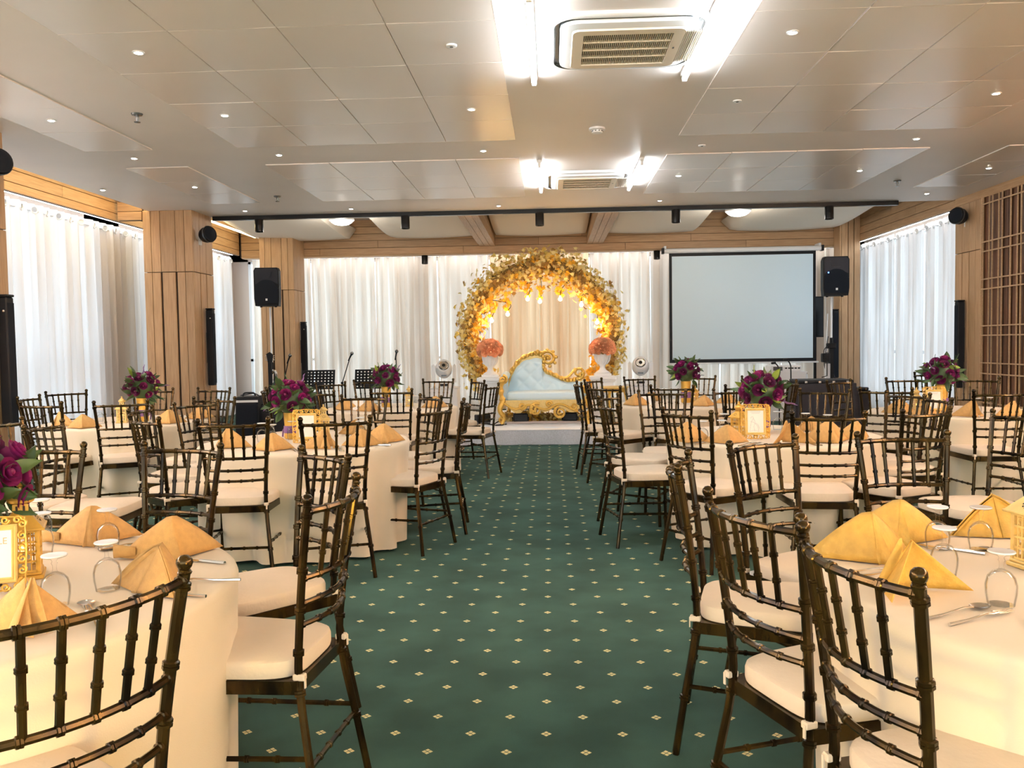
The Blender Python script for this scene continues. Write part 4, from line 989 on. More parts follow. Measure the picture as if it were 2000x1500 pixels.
# table, x and y of the middle of the back's top, rail direction in degrees (None: face the table), words that single it out
CH = [
 ('L1', -0.744, 1.281, 60.0, 'nearest the camera at left, its back cut by the picture edge'),
 ('L1', -.59, 2.22, 84, 'beside the aisle at the front left table, second from the camera'),
 ('L1', -.82, 2.96, -48, 'at the far aisle side of the front left table, spindles edge on'),
 ('L1', -1.47, 3.25, -15, 'facing the camera across the front left table beyond the gold napkins'),
 ('L1', -2.07, 3.26, 8, 'facing the camera behind the lantern and bouquet of the front left table'),
 (None, -2.66, 4.26, (93, 1), 'turned side on at left between the front left table and the window table'),
 (None, -3.05, 4.45, (80, 1), 'at the left picture edge, only one post and finial showing'),
 ('L3', -4.45, 6.93, 96, 'leftmost at the window table against the white curtain'),
 ('L3', -3.80, 6.06, -11, 'at the near left of the window table, its cushion seen from behind'),
 ('L3', -4.60, 7.74, None, 'beyond the window table, behind its pale napkins'),
 ('L3', -3.21, 6.10, 26, 'its back to the camera in front of the window table lantern'),
 ('L3', -3.26, 7.95, -15, 'beyond the window table before the slim black column'),
 ('L3', -3.84, 7.91, None, 'half hidden behind the bouquet of the window table'),
 ('L2', -2.30, 4.62, -40, 'at the near left of the second left table, turned edge on'),
 ('L2', -2.68, 5.34, 94, 'at the left of the second left table beside another edge on chair'),
 ('L2', -2.54, 5.88, 60, 'at the far left of the second left table before a napkin'),
 ('L2', -2.62, 6.39, -12, 'beyond the second left table just left of the black upright speaker'),
 ('L2', -1.69, 4.36, 8, 'on the near side of the second left table before the folded ridged napkin'),
 ('L2', -1.15, 4.40, 18, 'on the near side of the second left table before the white table card'),
 ('L2', -.71, 5.08, 66, 'beside the aisle at the second left table, whole seat and legs in view'),
 ('L2', -.60, 5.66, 94, 'edge on beside the aisle, second at the second left table'),
 ('L2', -.91, 6.27, -56, 'at the far aisle side of the second left table facing the camera'),
 ('L2', -1.45, 6.42, None, 'beyond the second left table, facing the camera before the white tablecloth'),
 ('L4', -2.67, 7.74, None, 'leftmost at the back left table, next to the black upright speaker'),
 ('L4', -2.04, 7.22, None, 'on the near left of the back left table behind the magenta bouquet'),
 ('L4', -1.40, 7.27, -1, 'on the near side of the back left table below its bouquet'),
 ('L4', -2.30, 8.64, None, 'at the back left table in front of the left music stand'),
 ('L4', -2.05, 9.40, None, 'at the back left table in front of the right music stand'),
 ('L4', -1.27, 9.36, None, 'beyond the back left table in front of the left moving head light'),
 ('L4', -.785, 8.95, -63, 'nearest the stage on the left of the aisle, cushion facing the camera'),
 ('L4', -.56, 7.96, 75, 'narrow and turned away, beside the aisle at the back left table'),
 ('R2', .36, 5.26, -77, 'beside the aisle at the second right table, whole seat in view'),
 ('R2', .41, 6.03, 64, 'beside the aisle at the second right table, far left'),
 ('R2', .74, 4.64, -53, 'at the near left of the second right table before a gold napkin'),
 ('R2', 1.42, 4.36, -4, 'its back to the camera, near side of the second right table'),
 ('R2', 1.985, 4.52, 28, 'at the near right of the second right table with a strongly bowed back'),
 ('R2', 2.42, 5.36, None, 'at the right of the second right table seen edge on among other chairs'),
 ('R2', 2.46, 5.90, None, 'at the far right of the second right table by the white framed card'),
 ('R2', 2.06, 6.42, None, 'beyond the second right table in front of the black draped case'),
 ('R2', 1.45, 6.60, None, 'beyond the second right table half hidden by its gold lantern'),
 ('R2', .86, 6.54, 0, 'beyond the second right table at its left, facing the camera'),
 ('R1', .456, 1.945, -69, 'second from the camera beside the aisle at the front right table'),
 ('R1', .541, 1.520, -78, 'nearest the camera at the front right table'),
 ('R1', .42, 2.69, 76, 'third along the aisle at the front right table, spindles edge on'),
 ('R1', .80, 3.20, 35, 'facing the camera diagonally beyond the front right table napkins'),
 ('R1', 1.39, 3.38, 5, 'facing the camera beyond the glasses of the front right table'),
 ('R3', 2.53, 6.46, -27, 'at the near left of the table by the slatted wall'),
 ('R3', 3.15, 6.02, -2, 'its back to the camera at the table by the slatted wall'),
 ('R3', 3.37, 8.12, None, 'beyond the table by the slatted wall against the white curtain'),
 ('R3', 4.14, 9.28, (-24, -1), 'farthest right near the curtain, standing apart behind the right bouquet'),
 ('R3', 3.94, 7.95, None, 'beyond the table by the slatted wall, right of its bouquet'),
 ('R3', 2.65, 7.85, None, 'left of the slatted wall table, before the wooden corner post'),
 (None, 2.29, 4.20, (-78, 1), 'at the right picture edge, dark and seen edge on'),
 ('R4', 2.22, 7.82, None, 'at the right of the back right table beside the black draped case'),
 ('R4', 1.66, 7.30, None, 'on the near side of the back right table partly behind the gold lantern'),
 ('R4', 2.12, 8.80, None, 'beyond the back right table behind the large magenta bouquet'),
 ('R4', 1.60, 9.19, None, 'beyond the back right table just right of its small bouquet'),
 ('R4', .96, 9.15, None, 'beyond the back right table in front of the right moving head light'),
 ('R4', 1.04, 7.28, -16, 'on the near side of the back right table below its bouquet'),
 ('R4', .27, 8.14, -85, 'edge on beside the aisle at the back right table'),
 ('R4', .44, 8.81, 58, 'nearest the stage on the right of the aisle'),
 ('R4', .46, 7.36, None, 'at the near left of the back right table beside the paper flyer'),
]
chair0 = make_chair('banquet_chair', 'x'); used = False
for tb, mx_, my_, ang, words in CH:
    if tb and ang is None:                       # never closer to the table than the cushion allows
        c_ = Vector(TABLES[tb]); v_ = Vector((mx_, my_)); d_ = v_.normalized(); s_ = 1 if (v_-c_).dot(d_) > 0 else -1
        for _ in range(40):
            if (v_-c_).length >= 1.04: break
            v_ += d_*.02*s_
        mx_, my_ = v_
    if tb: c = Vector(TABLES[tb])-Vector((mx_, my_))
    if isinstance(ang, tuple): a = math.radians(ang[0]); n = Vector((math.sin(a), -math.cos(a)))*ang[1]
    elif ang is None: n = c.normalized()
    else:
        a = math.radians(ang); n = Vector((math.sin(a), -math.cos(a)))
        if n.dot(c) < 0: n = -n
    rz = math.atan2(-n.x, n.y); loc = (mx_+n.x*.25, my_+n.y*.25, 0)
    if not used: chair0.location = loc; chair0.rotation_euler = (0, 0, rz); chair0['label'] = PRE+words; chair0['group'] = 'banquet chairs'; used = True
    else: dup(chair0, loc, rz, PRE+words, 'banquet chairs')

# ------------------------------------------------------------------ tables
TZ, TRAD = .65, .66
TN = {'L1': 'the front left table', 'R1': 'the front right table', 'L2': 'the second left table', 'R2': 'the second right table', 'L3': 'the left window table', 'R3': 'the table by the slatted wall', 'L4': 'the back left table', 'R4': 'the back right table'}
def cloth(seed, amp, folds):
    q = random.Random(seed); ph = [q.uniform(0, 6.28) for _ in range(4)]; n = 144
    rows = [(0, TZ)]+[(r, TZ) for r in (.2, .4, .55, .63)]+[(.652, TZ-.002), (.66, TZ-.010), (.664, TZ-.022)]
    rows = [(r, z, 0) for r, z in rows]+[(.664, TZ-.022-(TZ-.04)*f, f) for f in (.08, .18, .3, .45, .6, .75, .88, 1)]
    mb = MB(); vs = []
    for r, z, f in rows:
        for k in range(n):
            a = 2*PI*k/n
            g = math.sin(folds*a+ph[0]+.9*math.sin(2*a+ph[1]))*.6+math.sin((folds*1.0+5)*a+ph[2])*.3+math.sin(3*a+ph[3])*.3
            rr_ = r+f**.8*amp*(g-.35)-.02*f
            vs.append((rr_*math.cos(a), rr_*math.sin(a), z))
    m = len(rows)
    mb.add(vs, [(i*n+k, (i+1)*n+k, (i+1)*n+(k+1) % n, i*n+(k+1) % n) for i in range(m-1) for k in range(n)], True)
    return mb
for key, (x, y) in TABLES.items():
    t = thing('round_table', 'round folding table under the ivory cloth of %s' % TN[key][4:], 'table', (x, y, 0), 0, 'round banquet tables')
    O('tabletop', MB().lathe([(1e-5, TZ-.035), (.635, TZ-.035), (.645, TZ-.02), (.635, TZ-.006), (1e-5, TZ-.006)], 40), M_TABLE, t)
    for k in range(4):
        a = PI/4+k*PI/2; O('leg', MB().tube([(.36*math.cos(a), .36*math.sin(a), TZ-.035), (.42*math.cos(a), .42*math.sin(a), 0)], .014, 8), M_BLACK, t)
    near = key in ('L1', 'R1')
    tag(O('tablecloth', cloth(hash(key) % 97 if False else ord(key[0])+int(key[1])*7, (.022 if near else .050), 9 if near else 15), M_CLOTH, None, (x, y, 0)),
        'ivory floor length cloth on %s' % TN[key], 'tablecloth', 'ivory tablecloths')

# ------------------------------------------------------------------ napkins
def napkin(kind, m):
    mb = MB()
    if kind in ('peak', 'roll'):         # two wings meeting in a standing ridge, open behind
        def wing(s, inner):
            k = .93 if inner else 1.0
            def fn(u, v):
                ap = Vector((0, -.005+.012*inner, .105*k)); fr_ = Vector((s*-.016, -.058-.012*(s < 0), .002)); cn = Vector((s*.125*k, .050, .002))
                base = fr_.lerp(cn, u); top = ap.lerp(Vector((s*.012, .012, .100*k)), u)
                p = top.lerp(base, v); p.y -= .012*math.sin(PI*v)*math.sin(PI*u)*(1 if not inner else .3); p.z += .006*math.sin(PI*v)*u
                return tuple(p)
            mb.grid(fn, 8, 8)
        for s in (-1, 1): wing(s, 0); wing(s, 1)
        def back(s):
            def fn(u, v):
                ap = Vector((0, .0, .100)); p = ap.lerp(Vector((s*.118*u, .045+.02*(1-u), .002)), v); return tuple(p)
            mb.grid(fn, 6, 6)
        for s in (-1, 1): back(s)
        if kind == 'roll':     # one corner curled into an open roll
            mb.grid(lambda u, v: (-.085-.050*v, .024+.030*v+.016*math.cos(6.0*u)*(.6+.4*v), .019+.016*math.sin(6.0*u)*(.6+.4*v)), 14, 4)
    else:                      # loop: wide flat wing on one side, open curled fold in front
        def fn(u, v):
            a = PI*(.15+1.25*u); r = .050*v+.004
            return (r*math.cos(a)*.75+.02, -.035*v+.022*math.sin(a)*v-.01, .112*(1-v)+.004+.018*v*(1-math.sin(PI*u)))
        mb.grid(fn, 14, 8)
        def fn2(u, v):
            ap = Vector((0, 0, .115)); a = Vector((.035, -.055, .003)); b = Vector((-.13, .03, .003)); p = ap.lerp(a.lerp(b, u), v); p.y -= .014*math.sin(PI*v)*math.sin(PI*u); return tuple(p)
        mb.grid(fn2, 10, 8)
        def fn3(u, v):
            ap = Vector((0, .006, .113)); a = Vector((.05, -.03, .003)); b = Vector((.09, .06, .003)); return tuple(ap.lerp(a.lerp(b, u), v))
        mb.grid(fn3, 8, 8)
    return mb.mesh('napkin', m, 60)
NM = {(k, d): napkin(k, M_NAPB if d else M_NAP) for k in ('peak', 'roll', 'loop') for d in (0, 1)}
def put_napkin(kind, x, y, deg, label, dam=0, s=1.0):
    o = O('napkin', NM[(kind, dam)], None, None, (x, y, TZ+.002), (0, 0, math.radians(deg)), (s, s, s)); tag(o, label, 'napkin', 'folded gold napkins')
    md = o.modifiers.new('thick', 'SOLIDIFY'); md.thickness = .0018
G = 'folded gold napkin '
NAP = [('roll', -1.44, 2.53, 20, G+'behind the two goblets on the front left table', 0, 1.12), ('roll', -1.10, 2.35, 28, G+'with a rolled end, beside the aisle on the front left table', 0, 1.15),
 ('peak', -.99, 2.05, 150, 'broad orange gold napkin behind the nearest chair finial at left', 0, 1.08), ('loop', -1.13, 1.72, 10, G+'with an open fold behind the nearest chair back at left', 0, 1.02),
 ('peak', .86, 2.30, 12, 'mustard damask napkin nearest the left rim of the front right table', 1, 1.25), ('peak', 1.02, 2.50, -10, 'pale mustard damask napkin second along the far left of the front right table', 1, 1.2),
 ('loop', .84, 1.99, 195, 'pleated mustard damask napkin behind the nearest right chair', 1, 1.1), ('peak', 1.34, 2.60, 175, 'olive shaded damask napkin behind a goblet at the far side of the front right table', 1, 1.15),
 ('peak', -1.97, 4.98, -20, G+'behind the left near chair of the second left table', 0, 1.15), ('peak', -1.64, 4.83, 15, G+'between the two near chairs of the second left table', 0, 1),
 ('loop', -1.35, 4.88, 20, G+'with an open fold in front of the white table card', 0, 1.05), ('peak', -1.15, 4.99, 10, G+'left of the largest one on the second left table', 0, 1),
 ('peak', -1.05, 5.17, 18, 'largest gold napkin at the aisle edge of the second left table', 0, 1.15), ('peak', -1.35, 5.72, 170, G+'at the far side of the second left table by its lantern', 0, .95),
 ('peak', .81, 5.05, -15, G+'at the left rim of the second right table behind a chair back', 0, 1.15), ('peak', 1.03, 4.96, -5, G+'left of the gold lantern on the second right table', 0, 1.05),
 ('loop', 1.38, 4.90, 170, G+'just right of the framed card on the second right table', 0, 1.15), ('peak', 1.72, 5.62, 170, G+'at the far right of the second right table beside two goblets', 0, .9),
 ('peak', 1.62, 4.95, 12, 'larger gold napkin behind the near chair of the second right table', 0, 1.25), ('peak', 1.83, 5.10, 20, G+'rightmost on the second right table', 0, 1.05),
 ('peak', -3.97, 6.57, -30, 'pale lit napkin at the left of the window table', 0, 1.1), ('peak', -3.66, 6.36, 15, G+'in front of the glasses on the window table', 0, 1.05), ('peak', -3.12, 6.68, 20, G+'at the right edge of the window table', 0, 1.1), ('peak', -3.05, 7.12, 25, G+'far right on the window table behind a chair back', 0, 1.0),
 ('peak', 2.78, 6.82, -20, G+'at the left of the table by the slatted wall', 0, 1.1), ('peak', 2.90, 6.62, 0, G+'behind the chair posts left of the white framed card', 0, .9), ('loop', 3.16, 6.45, -15, G+'with an open fold, right of the white framed card', 0, 1.1), ('peak', 3.50, 6.50, 25, G+'behind the right near chair of the table by the slatted wall', 0, 1.1), ('peak', 3.72, 6.62, 30, G+'at the right picture edge on the table by the slatted wall', 0, 1),
 ('peak', .80, 8.02, -20, G+'beside the paper flyer on the back right table', 0, 1.1), ('peak', 1.02, 8.60, 0, G+'at the far left of the back right table', 0, 1), ('peak', 1.42, 7.85, 10, G+'on the near side of the back right table', 0, 1.0), ('peak', 1.72, 8.2, 20, G+'on the right of the back right table', 0, 1.0),
 ('peak', -1.98, 7.90, -15, G+'with a dark stand at the near left of the back left table', 0, 1.1), ('peak', -1.70, 7.72, 10, G+'on the near side of the back left table', 0, 1), ('peak', -1.12, 8.05, 20, G+'at the aisle edge of the back left table', 0, 1.1)]
for n_ in NAP: put_napkin(*n_)

# ------------------------------------------------------------------ upturned goblets
gm_ = MB().lathe([(.0335, .002), (.0385, .03), (.0395, .055), (.034, .078), (.022, .092), (.008, .099), (.0055, .105), (.0055, .118), (.009, .124), (.006, .130), (.010, .136), (.032, .143), (.034, .146), (.0335, .148), (1e-5, .1475)], 22)
gi_ = MB().lathe([(.0318, .002), (.0365, .03), (.0375, .055), (.032, .077), (.018, .090), (1e-5, .094)], 22)
gm_.add(gi_.v, [tuple(reversed(f)) for f in gi_.f], True)
gm_.lathe([(.0318, .002), (.0326, .0), (.0335, .002)], 22)
bowl = gm_.mesh('bowl', M_GLASS)
footm = MB().lathe([(.006, .140), (.033, .1445), (.0345, .147), (.033, .1495), (1e-5, .149)], 22).mesh('foot', mat('frosted_glass_foot', (.80, .80, .82), .12, spec=.8))
GL = 'upturned clear goblet '
GLS = [(-1.345, 2.45, GL+'before the farthest napkin on the front left table'), (-1.12, 2.03, GL+'in the middle of the front left table'), (-1.175, 1.90, GL+'beside the gold frame on the front left table'), (-1.66, 2.62, GL+'behind the lantern on the front left table'), (-1.52, 2.40, 'upturned goblet beyond the lantern roof on the front left table'),
 (1.09, 2.41, GL+'left of the far pair on the front right table'), (.985, 2.14, GL+'between the two front napkins on the front right table'), (1.205, 2.40, GL+'in front of the olive napkin on the front right table'), (1.00, 1.90, GL+'nearest the camera at the right picture edge'),
 (1.14, 5.58, GL+'behind the gold lantern on the second right table'), (.91, 5.08, GL+'behind the left chair on the second right table'), (1.52, 5.70, GL+'right of the vase on the second right table'), (1.66, 5.55, GL+'left of the far right pair on the second right table'), (1.76, 5.42, GL+'right of the far right pair on the second right table'), (1.03, 5.12, GL+'near the lantern base on the second right table'),
 (-1.86, 5.28, GL+'left of the three at the left of the second left table'), (-1.76, 5.18, GL+'middle of the three at the left of the second left table'), (-1.90, 5.55, GL+'farthest of the three at the left of the second left table'), (-1.70, 5.40, GL+'in front of the purple ribbon on the second left table'), (-1.24, 5.35, GL+'right of the table card on the second left table'), (-1.30, 5.62, GL+'far side of the second left table'),
 (-3.85, 6.95, GL+'leftmost on the window table'), (-3.72, 6.74, GL+'left of the lantern on the window table'), (-3.20, 6.95, GL+'right of the bouquet on the window table'), (-3.66, 7.3, GL+'far side of the window table'),
 (3.35, 6.75, GL+'left of the pair behind the near chair at the slatted wall'), (3.48, 6.82, GL+'right of the pair behind the near chair at the slatted wall'), (2.95, 7.05, GL+'left on the table by the slatted wall'),
 (1.42, 8.02, GL+'in front of the small bouquet on the back right table'), (1.58, 8.30, GL+'right of the small bouquet on the back right table'), (.98, 8.2, GL+'left on the back right table'),
 (-1.80, 8.2, GL+'left on the back left table'), (-1.30, 8.0, GL+'right on the back left table'), (-1.55, 7.85, GL+'near side of the back left table')]
for i, (x, y, l) in enumerate(GLS):
    t = thing('goblet', l, 'glass', (x, y, TZ+.001), i*.7, 'upturned goblets'); t.scale = (.84, .84, .82); O('bowl', bowl, None, t); O('foot', footm, None, t)

# ------------------------------------------------------------------ cutlery
def strip(w_, L0, L1, z=.003): return MB().box((-w_/2, L0, .001), (w_/2, L1, z))
spb = MB().grid(lambda u, v: (.019*(1-(2*v-1)**2)**.5*(2*u-1), .06+.055*v, .006-.004*(1-(2*u-1)**2)*(1-(2*v-1)**2)), 7, 9)
SPOON = [('bowl', spb.mesh('bowl', M_STEEL)), ('handle', MB().tube([(0, -.09, .003), (0, -.03, .0035), (0, .03, .009), (0, .064, .006)], [.0042, .003, .0022, .003], 7).mesh('handle', M_STEEL))]
fk = MB()
for q in (-1.5, -.5, .5, 1.5): fk.tube([(q*.0052, .06, .006), (q*.0055, .085, .004), (q*.005, .108, .006)], .0014, 5)
fk.add([(-.010, .045, .007), (.010, .045, .007), (.010, .066, .006), (-.010, .066, .006), (-.003, .03, .008), (.003, .03, .008)], [(0, 1, 2, 3), (4, 5, 1, 0)])
FORK = [('tines', fk.mesh('tines', M_STEEL)), ('handle', SPOON[1][1])]
KNIFE = [('blade', MB().prism([(-.008, .0), (.006, .0), (.008, .08), (.002, .105), (-.008, .06)], .001, .0028, 'z').mesh('blade', M_STEEL)), ('handle', MB().tube([(0, -.09, .004), (0, 0, .004)], [.0055, .004], 7).mesh('handle', M_STEEL))]
def cut(kind, x, y, deg, label):
    t = thing(kind, label, kind, (x, y, TZ+.001), math.radians(deg), kind+'s on the tables')
    for n, m in {'spoon': SPOON, 'fork': FORK, 'knife': KNIFE}[kind]: O(n, m, None, t)
CUT = [('spoon', .865, 1.835, -62, 'shiny spoon in front of the pleated napkin on the front right table'), ('fork', .90, 1.80, -62, 'fork beside the shiny spoon on the front right table'), ('spoon', .80, 2.17, -80, 'spoon below the left napkin on the front right table'), ('fork', .83, 2.14, -80, 'fork below the left napkin on the front right table'), ('knife', 1.12, 2.40, 50, 'knife behind the middle goblet on the front right table'), ('fork', .97, 1.70, -20, 'fork at the right picture edge on the front right table'), ('spoon', 1.30, 2.35, 60, 'spoon by the lantern on the front right table'),
 ('spoon', -1.05, 1.84, 40, 'spoon beside the open folded napkin on the front left table'), ('fork', -1.03, 1.80, 36, 'fork beside the open folded napkin on the front left table'), ('fork', -.90, 2.10, 95, 'fork at the aisle rim of the front left table'), ('spoon', -.93, 1.98, 80, 'spoon behind the nearest chair finial at left'), ('knife', -1.00, 2.30, 70, 'knife beside the rolled napkin on the front left table'), ('spoon', -1.28, 2.50, 130, 'spoon by the far goblet on the front left table'), ('fork', -1.22, 2.55, 130, 'fork at the far rim of the front left table'),
 ('spoon', -1.52, 4.82, 30, 'spoon on the near rim of the second left table'), ('fork', -1.49, 4.80, 30, 'fork on the near rim of the second left table'), ('spoon', -1.26, 4.86, 20, 'spoon right of the open folded napkin on the second left table'), ('fork', -1.23, 4.84, 20, 'fork right of the open folded napkin on the second left table'), ('knife', -1.06, 5.03, 75, 'knife at the aisle rim of the second left table'),
 ('spoon', 1.12, 4.88, -40, 'spoon before the lantern on the second right table'), ('fork', 1.15, 4.86, -40, 'fork before the lantern on the second right table'), ('spoon', 1.48, 4.88, 10, 'spoon right of the open napkin on the second right table'), ('fork', 1.51, 4.88, 10, 'fork right of the open napkin on the second right table'), ('knife', .90, 4.95, -50, 'knife between two napkins on the second right table')]
for c_ in CUT: cut(*c_)

# ------------------------------------------------------------------ lanterns and framed cards
def lantern(x, y, s, rz, label, col):
    t = thing('lantern', label, 'lantern', (x, y, TZ+.001), rz, 'gold table lanterns'); t.scale = (s, s, s); w_ = .045
    O('base', MB().box((-.055, -.055, 0), (.055, .055, .012), None, .003).box((-.049, -.049, .012), (.049, .049, .02), None, .002), col, t)
    pm = box((-.006, -.006, .02), (.006, .006, .142)).mesh('corner_post', col)
    for a in (-1, 1):
        for b in (-1, 1): O('corner_post', pm, None, t, (a*(w_-.004), b*(w_-.004), 0))
    lp = MB()
    for z in (.024, .052, .080, .108, .138): lp.box((-w_+.006, -.002, z-.003), (w_-.006, .002, z+.003))
    for x_ in (-.024, -.010, .010, .024): lp.box((x_-.0018, -.0015, .024), (x_+.0018, .0015, .138))
    for z in (.066, .122):
        for x_ in (-.017, .017): lp.tube([(x_+.007*math.cos(k*PI/4), 0, z+.009*math.sin(k*PI/4)) for k in range(9)], .0015, 4)
    lpm = lp.mesh('lattice_panel', col)
    for k in range(4): O('lattice_panel', lpm, None, t, (w_*math.sin(k*PI/2), -w_*math.cos(k*PI/2), 0), (0, 0, k*PI/2))
    O('eaves', box((-.062, -.062, .142), (.062, .062, .149), .002), col, t)
    O('roof', MB().add([(-.058, -.058, .149), (.058, -.058, .149), (.058, .058, .149), (-.058, .058, .149), (-.022, -.022, .190), (.022, -.022, .190), (.022, .022, .190), (-.022, .022, .190)], [(0, 1, 5, 4), (1, 2, 6, 5), (2, 3, 7, 6), (3, 0, 4, 7), (4, 5, 6, 7)]), col, t)
    hm = MB()
    for k in range(8): hm.ball((.011*math.cos(k*PI/4), 0, .011*math.sin(k*PI/4)), .003, 5, 3, (1, .3, 1))
    hmm = hm.mesh('roof_piercing', M_WDARK)
    for k in range(4):
        o = O('roof_piercing', hmm, None, t); o.matrix_local = RZ(k*PI/2) @ TR(0, -.0415, .169) @ RX(-.72)
    O('neck', box((-.020, -.020, .190), (.020, .020, .215)), col, t)
    for k in range(4):
        for q in (-1, 1): O('neck_slot', MB().box((q*.009-.003, -.0212, .195), (q*.009+.003, -.0195, .210), RZ(k*PI/2)), M_WDARK, t)
    O('dome', MB().lathe([(.024, .215), (.034, .220), (.036, .228), (.028, .238), (.018, .244), (.020, .250), (.008, .254), (.006, .262), (.010, .266), (.005, .274), (1e-5, .276)], 20), col, t)
    O('candle', MB().lathe([(.02, .02), (.02, .07), (.004, .072)], 14), M_PAPER, t); O('flame', MB().ball((0, 0, .08), .006, 8, 6, (1, 1, 1.8)), M_FLAME, t)
lantern(-1.415, 2.15, .92, .5, 'gold pierced lantern behind the table sign on the front left table', M_GOLD)
lantern(1.255, 2.20, 1.0, .25, 'pale gold lattice lantern at the right picture edge on the front right table', M_GOLDL)
lantern(1.20, 5.42, .78, .6, 'gold lantern left of the framed card on the second right table', M_GOLD)
lantern(-1.55, 5.62, .78, .3, 'gold lantern behind the white table card on the second left table', M_GOLDL)
lantern(-3.58, 6.82, .80, .2, 'gold lantern left of the bouquet on the window table', M_GOLDL)
lantern(2.98, 6.98, .72, .2, 'pale gold lantern behind the framed card by the slatted wall', M_GOLDL)
lantern(1.42, 8.4, .70, .2, 'small gold lantern by the bouquet on the back right table', M_GOLD)
lantern(-1.42, 8.30, .75, .2, 'gold lantern right of the bouquet on the back left table', M_GOLDL)
def letters(txt, size, m, parent, loc, rot=(PI/2, 0, 0)):
    cu = bpy.data.curves.new('lettering', 'FONT'); cu.body = txt; cu.size = size; cu.align_x = 'CENTER'; cu.extrude = .0003; cu.resolution_u = 3
    tmp = bpy.data.objects.new('tmp', cu); C.objects.link(tmp); bpy.context.view_layer.update()
    me = bpy.data.meshes.new_from_object(tmp.evaluated_get(bpy.context.evaluated_depsgraph_get())); bpy.data.objects.remove(tmp)
    me.materials.clear(); me.materials.append(m)
    o = bpy.data.objects.new('lettering', me); C.objects.link(o); o.parent = parent; o.location = loc; o.rotation_euler = rot; return o
def card_frame(x, y, s, rz, label, kind, lean=-.13):
    t = thing('picture_frame', label, 'frame', (x, y, TZ+.002), rz, 'ornate gold table frames'); t.scale = (s, s, s); t.rotation_euler = (lean, 0, rz)
    W, H = .062, .082; zc = H+.028
    P = lambda w_, h, d: [(-w_, d, zc-h), (w_, d, zc-h), (w_, d, zc+h), (-w_, d, zc+h)]
    O('molding', ring_loft([P(W, H, .004), P(W, H, -.004), P(W-.004, H-.004, -.008), P(W-.009, H-.009, -.004), P(W-.012, H-.012, -.007), P(W-.016, H-.016, -.002)], False), M_GOLDL, t)
    orn = MB(); wv = W+.012; hv = H+.012
    for k in range(6):
        for sd in (-1, 1):
            zz = zc-hv+.012+(2*hv-.024)*k/5; orn.tube(spiral((sd*wv, zz), .013, .003, PI/2, sd*(-1 if k % 2 else 1)*1.3, 14, y=0), .0034, 5)
    for k in range(5):
        for sd in (-1, 1):
            xx = -wv+.012+(2*wv-.024)*k/4; orn.tube(spiral((xx, zc+sd*hv), .012, .003, 0, (-1 if k % 2 else 1)*1.3, 14, y=0), .0034, 5)
    orn.tube([(-wv-.006, 0, zc-hv-.006), (-wv-.010, 0, zc), (-wv-.006, 0, zc+hv+.006), (0, 0, zc+hv+.012), (wv+.006, 0, zc+hv+.006), (wv+.010, 0, zc), (wv+.006, 0, zc-hv-.006), (0, 0, zc-hv-.010), (-wv-.006, 0, zc-hv-.006)], .003, 5)
    O('scrollwork', orn, M_GOLD, t)
    cd_ = O('card', box((-W+.014, -.002, zc-H+.014), (W-.014, .003, zc+H-.014)), M_PAPER, t)
    if kind == 'seven':
        letters('TABLE', .026, M_INK, cd_, (0, -.0025, zc+.028)); letters('7', .062, M_INK, cd_, (0, -.0025, zc-.045))
    elif kind == 'art':
        dr = MB()
        for zz, a, b in ((.058, -.03, .03), (.050, -.024, .024)): dr.box((a, -.0028, zc+zz-.001), (b, -.0022, zc+zz+.001))
        for pts in ([(-.030, .020), (-.018, .030), (-.012, .018), (-.022, .004), (-.028, -.02), (-.036, -.06)], [(-.012, .018), (-.002, -.005), (-.010, -.03), (-.004, -.062)], [(-.03, .0), (-.008, -.008), (.012, -.03), (.018, -.06)], [(-.036, -.06), (-.01, -.054), (.018, -.06)], [(.0, -.01), (.014, -.02), (.022, -.045)]):
            dr.tube(spline([(a, -.0026, zc+b) for a, b in pts], 4), .0007, 4)
        O('line_drawing', dr, M_INKG, cd_)
    O('easel_leg', MB().box((-.012, .004, .02), (.012, .008, .16), TR(0, 0, 0) @ RX(.0)).tube([(0, .006, .14), (0, .075, .012)], .004, 5), M_WDARK, t)
card_frame(-1.39, 1.99, .88, .34, 'ornate gold frame with a numbered table card on the front left table', 'seven')
card_frame(1.235, 5.12, 1.0, -.10, 'ornate gold frame with a line drawing on the second right table', 'art')
card_frame(-1.53, 5.14, 1.0, .12, 'ornate gold framed white card on the second left table', 'plain')
card_frame(3.02, 6.74, 1.0, -.16, 'ornate pale framed card on the table by the slatted wall', 'art')
tag(O('flyer', MB().box((-.05, -.002, 0), (.05, .002, .15), RX(-.9)), M_PAPER, None, (.90, 8.02, TZ+.003), (0, 0, -.3)), 'white paper flyer leaning on a napkin on the back right table', 'paper')
tag(O('flyer', MB().box((-.05, -.002, 0), (.05, .002, .15), RX(-.9)), M_PAPER, None, (-1.84, 7.88, TZ+.003), (0, 0, .2)), 'white paper flyer beside the napkin on the back left table', 'paper')

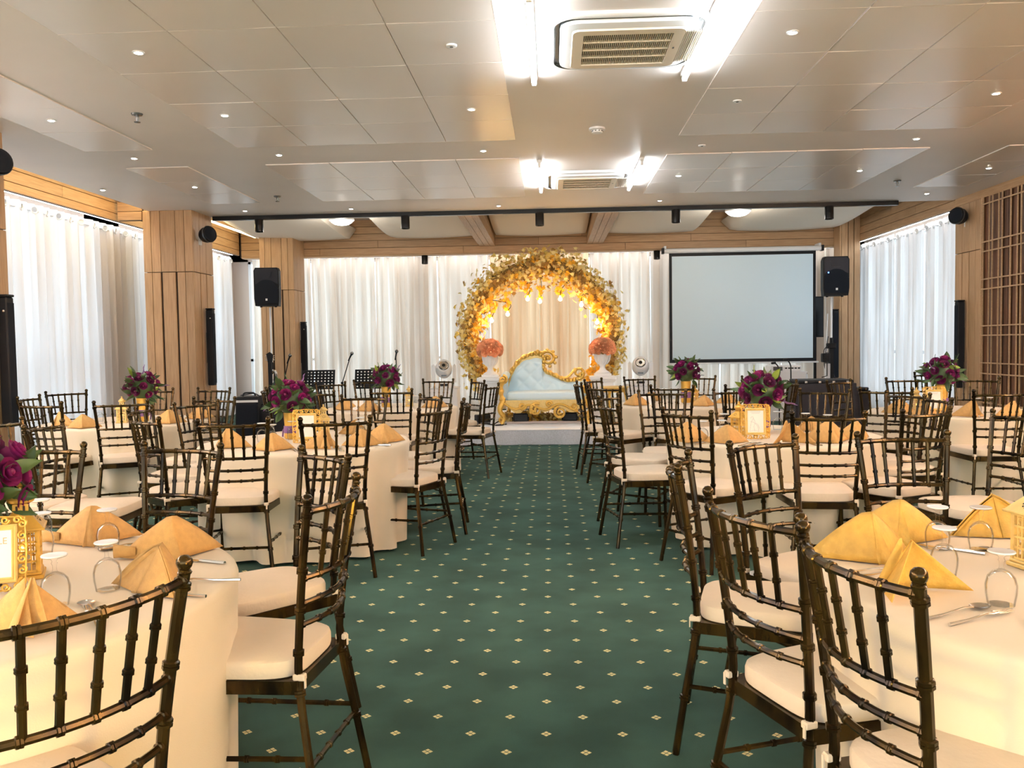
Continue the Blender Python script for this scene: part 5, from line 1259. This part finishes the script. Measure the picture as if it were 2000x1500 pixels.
# ------------------------------------------------------------------ bouquets
RM = [rose_mesh(.036, M_MAG), rose_mesh(.036, M_MAGD)]
LP = MB().grid(lambda u, v: (.018*math.sin(PI*v**.8)*(2*u-1), .085*v, .012*math.sin(v*2)+.006*abs(2*u-1)), 4, 6).mesh('leaf', M_LEAF)
LQ = LP.copy(); LQ.materials.clear(); LQ.materials.append(M_LEAF2)
SPK = MB()
for k in range(9): SPK.ball((.004*math.sin(k), .004*math.cos(k), .03+.010*k), .0075-.0006*k, 5, 3, (1, 1, 1.5))
SPK.tube([(0, 0, 0), (0, 0, .12)], .0022, 5)
SPK = SPK.mesh('spike', M_PURP)
def bouquet(x, y, zc, s, label, seed, ribbon=True):
    q = random.Random(seed)
    v = thing('vase', 'gold vase with a purple ribbon under the bouquet of %s' % label, 'vase', (x, y, TZ+.001), q.uniform(0, 3), 'gold vases')
    h = zc-TZ-.03*s
    O('body', MB().lathe([(.040*s, 0), (.044*s, .01), (.041*s, h*.5), (.046*s, h), (.040*s, h), (.036*s, h*.6), (1e-5, h*.58)], 20), M_GOLD, v)
    O('ribbon', MB().lathe([(.0445*s, h*.22), (.046*s, h*.26), (.046*s, h*.46), (.0445*s, h*.50)], 20).tube([(.045*s, 0, h*.4), (.06*s, .0, h*.3), (.058*s, .01, .01)], .006, 5), M_RIB, v)
    b = thing('bouquet', 'magenta flower bouquet with dark leaves on %s' % label, 'flowers', (x, y, zc+.05*s), 0, 'magenta bouquets')
    R0 = .115*s; n = 20
    O('greenery', MB().ball((0, 0, .0), R0*.78, 12, 8), M_LEAF, b)
    for k in range(n):
        zz = 1-1.45*(k+.5)/n; an = k*2.4+seed; r_ = math.sqrt(max(0, 1-zz*zz)); d = Vector((r_*math.cos(an), r_*math.sin(an), zz))
        o = O('rose', RM[q.random() < .4], None, b); o.matrix_local = TR(*(d*R0*q.uniform(.88, 1.06))) @ d.to_track_quat('Z', 'Y').to_matrix().to_4x4() @ Matrix.Rotation(q.uniform(0, 6), 4, 'Z') @ Matrix.Scale(s*q.uniform(.8, 1.1), 4)
    for k in range(44):
        zz = q.uniform(-.7, .95); an = q.uniform(0, 2*PI); r_ = math.sqrt(1-zz*zz); d = Vector((r_*math.cos(an), r_*math.sin(an), zz))
        dd = (d+Vector((q.gauss(0, .5), q.gauss(0, .5), q.gauss(0, .5)))).normalized()
        M = dd.to_track_quat('Y', 'Z').to_matrix().to_4x4() @ Matrix.Rotation(q.uniform(0, 6), 4, 'Y')
        if k < 42: o = O('leaf', LQ if k % 9 == 0 else LP, None, b); o.matrix_local = TR(*(d*R0*.80)) @ M @ Matrix.Scale(s*q.uniform(.8, 1.2), 4)
        else: o = O('spike', SPK, None, b); o.matrix_local = TR(*(d*R0*.80)) @ dd.to_track_quat('Z', 'Y').to_matrix().to_4x4() @ Matrix.Scale(s, 4)
bouquet(-1.52, 2.12, .86, 1.05, 'the front left table', 1)
bouquet(-1.73, 5.48, .855, 1.08, 'the second left table', 2)
bouquet(1.37, 5.50, .86, 1.12, 'the second right table', 3)
bouquet(-3.46, 6.93, .88, 1.08, 'the left window table', 4)
bouquet(3.20, 7.02, .90, 1.12, 'the table by the slatted wall', 5)
bouquet(-1.64, 8.25, .885, 1.08, 'the back left table', 6)
bouquet(1.33, 8.35, .895, 1.08, 'the back right table', 7)
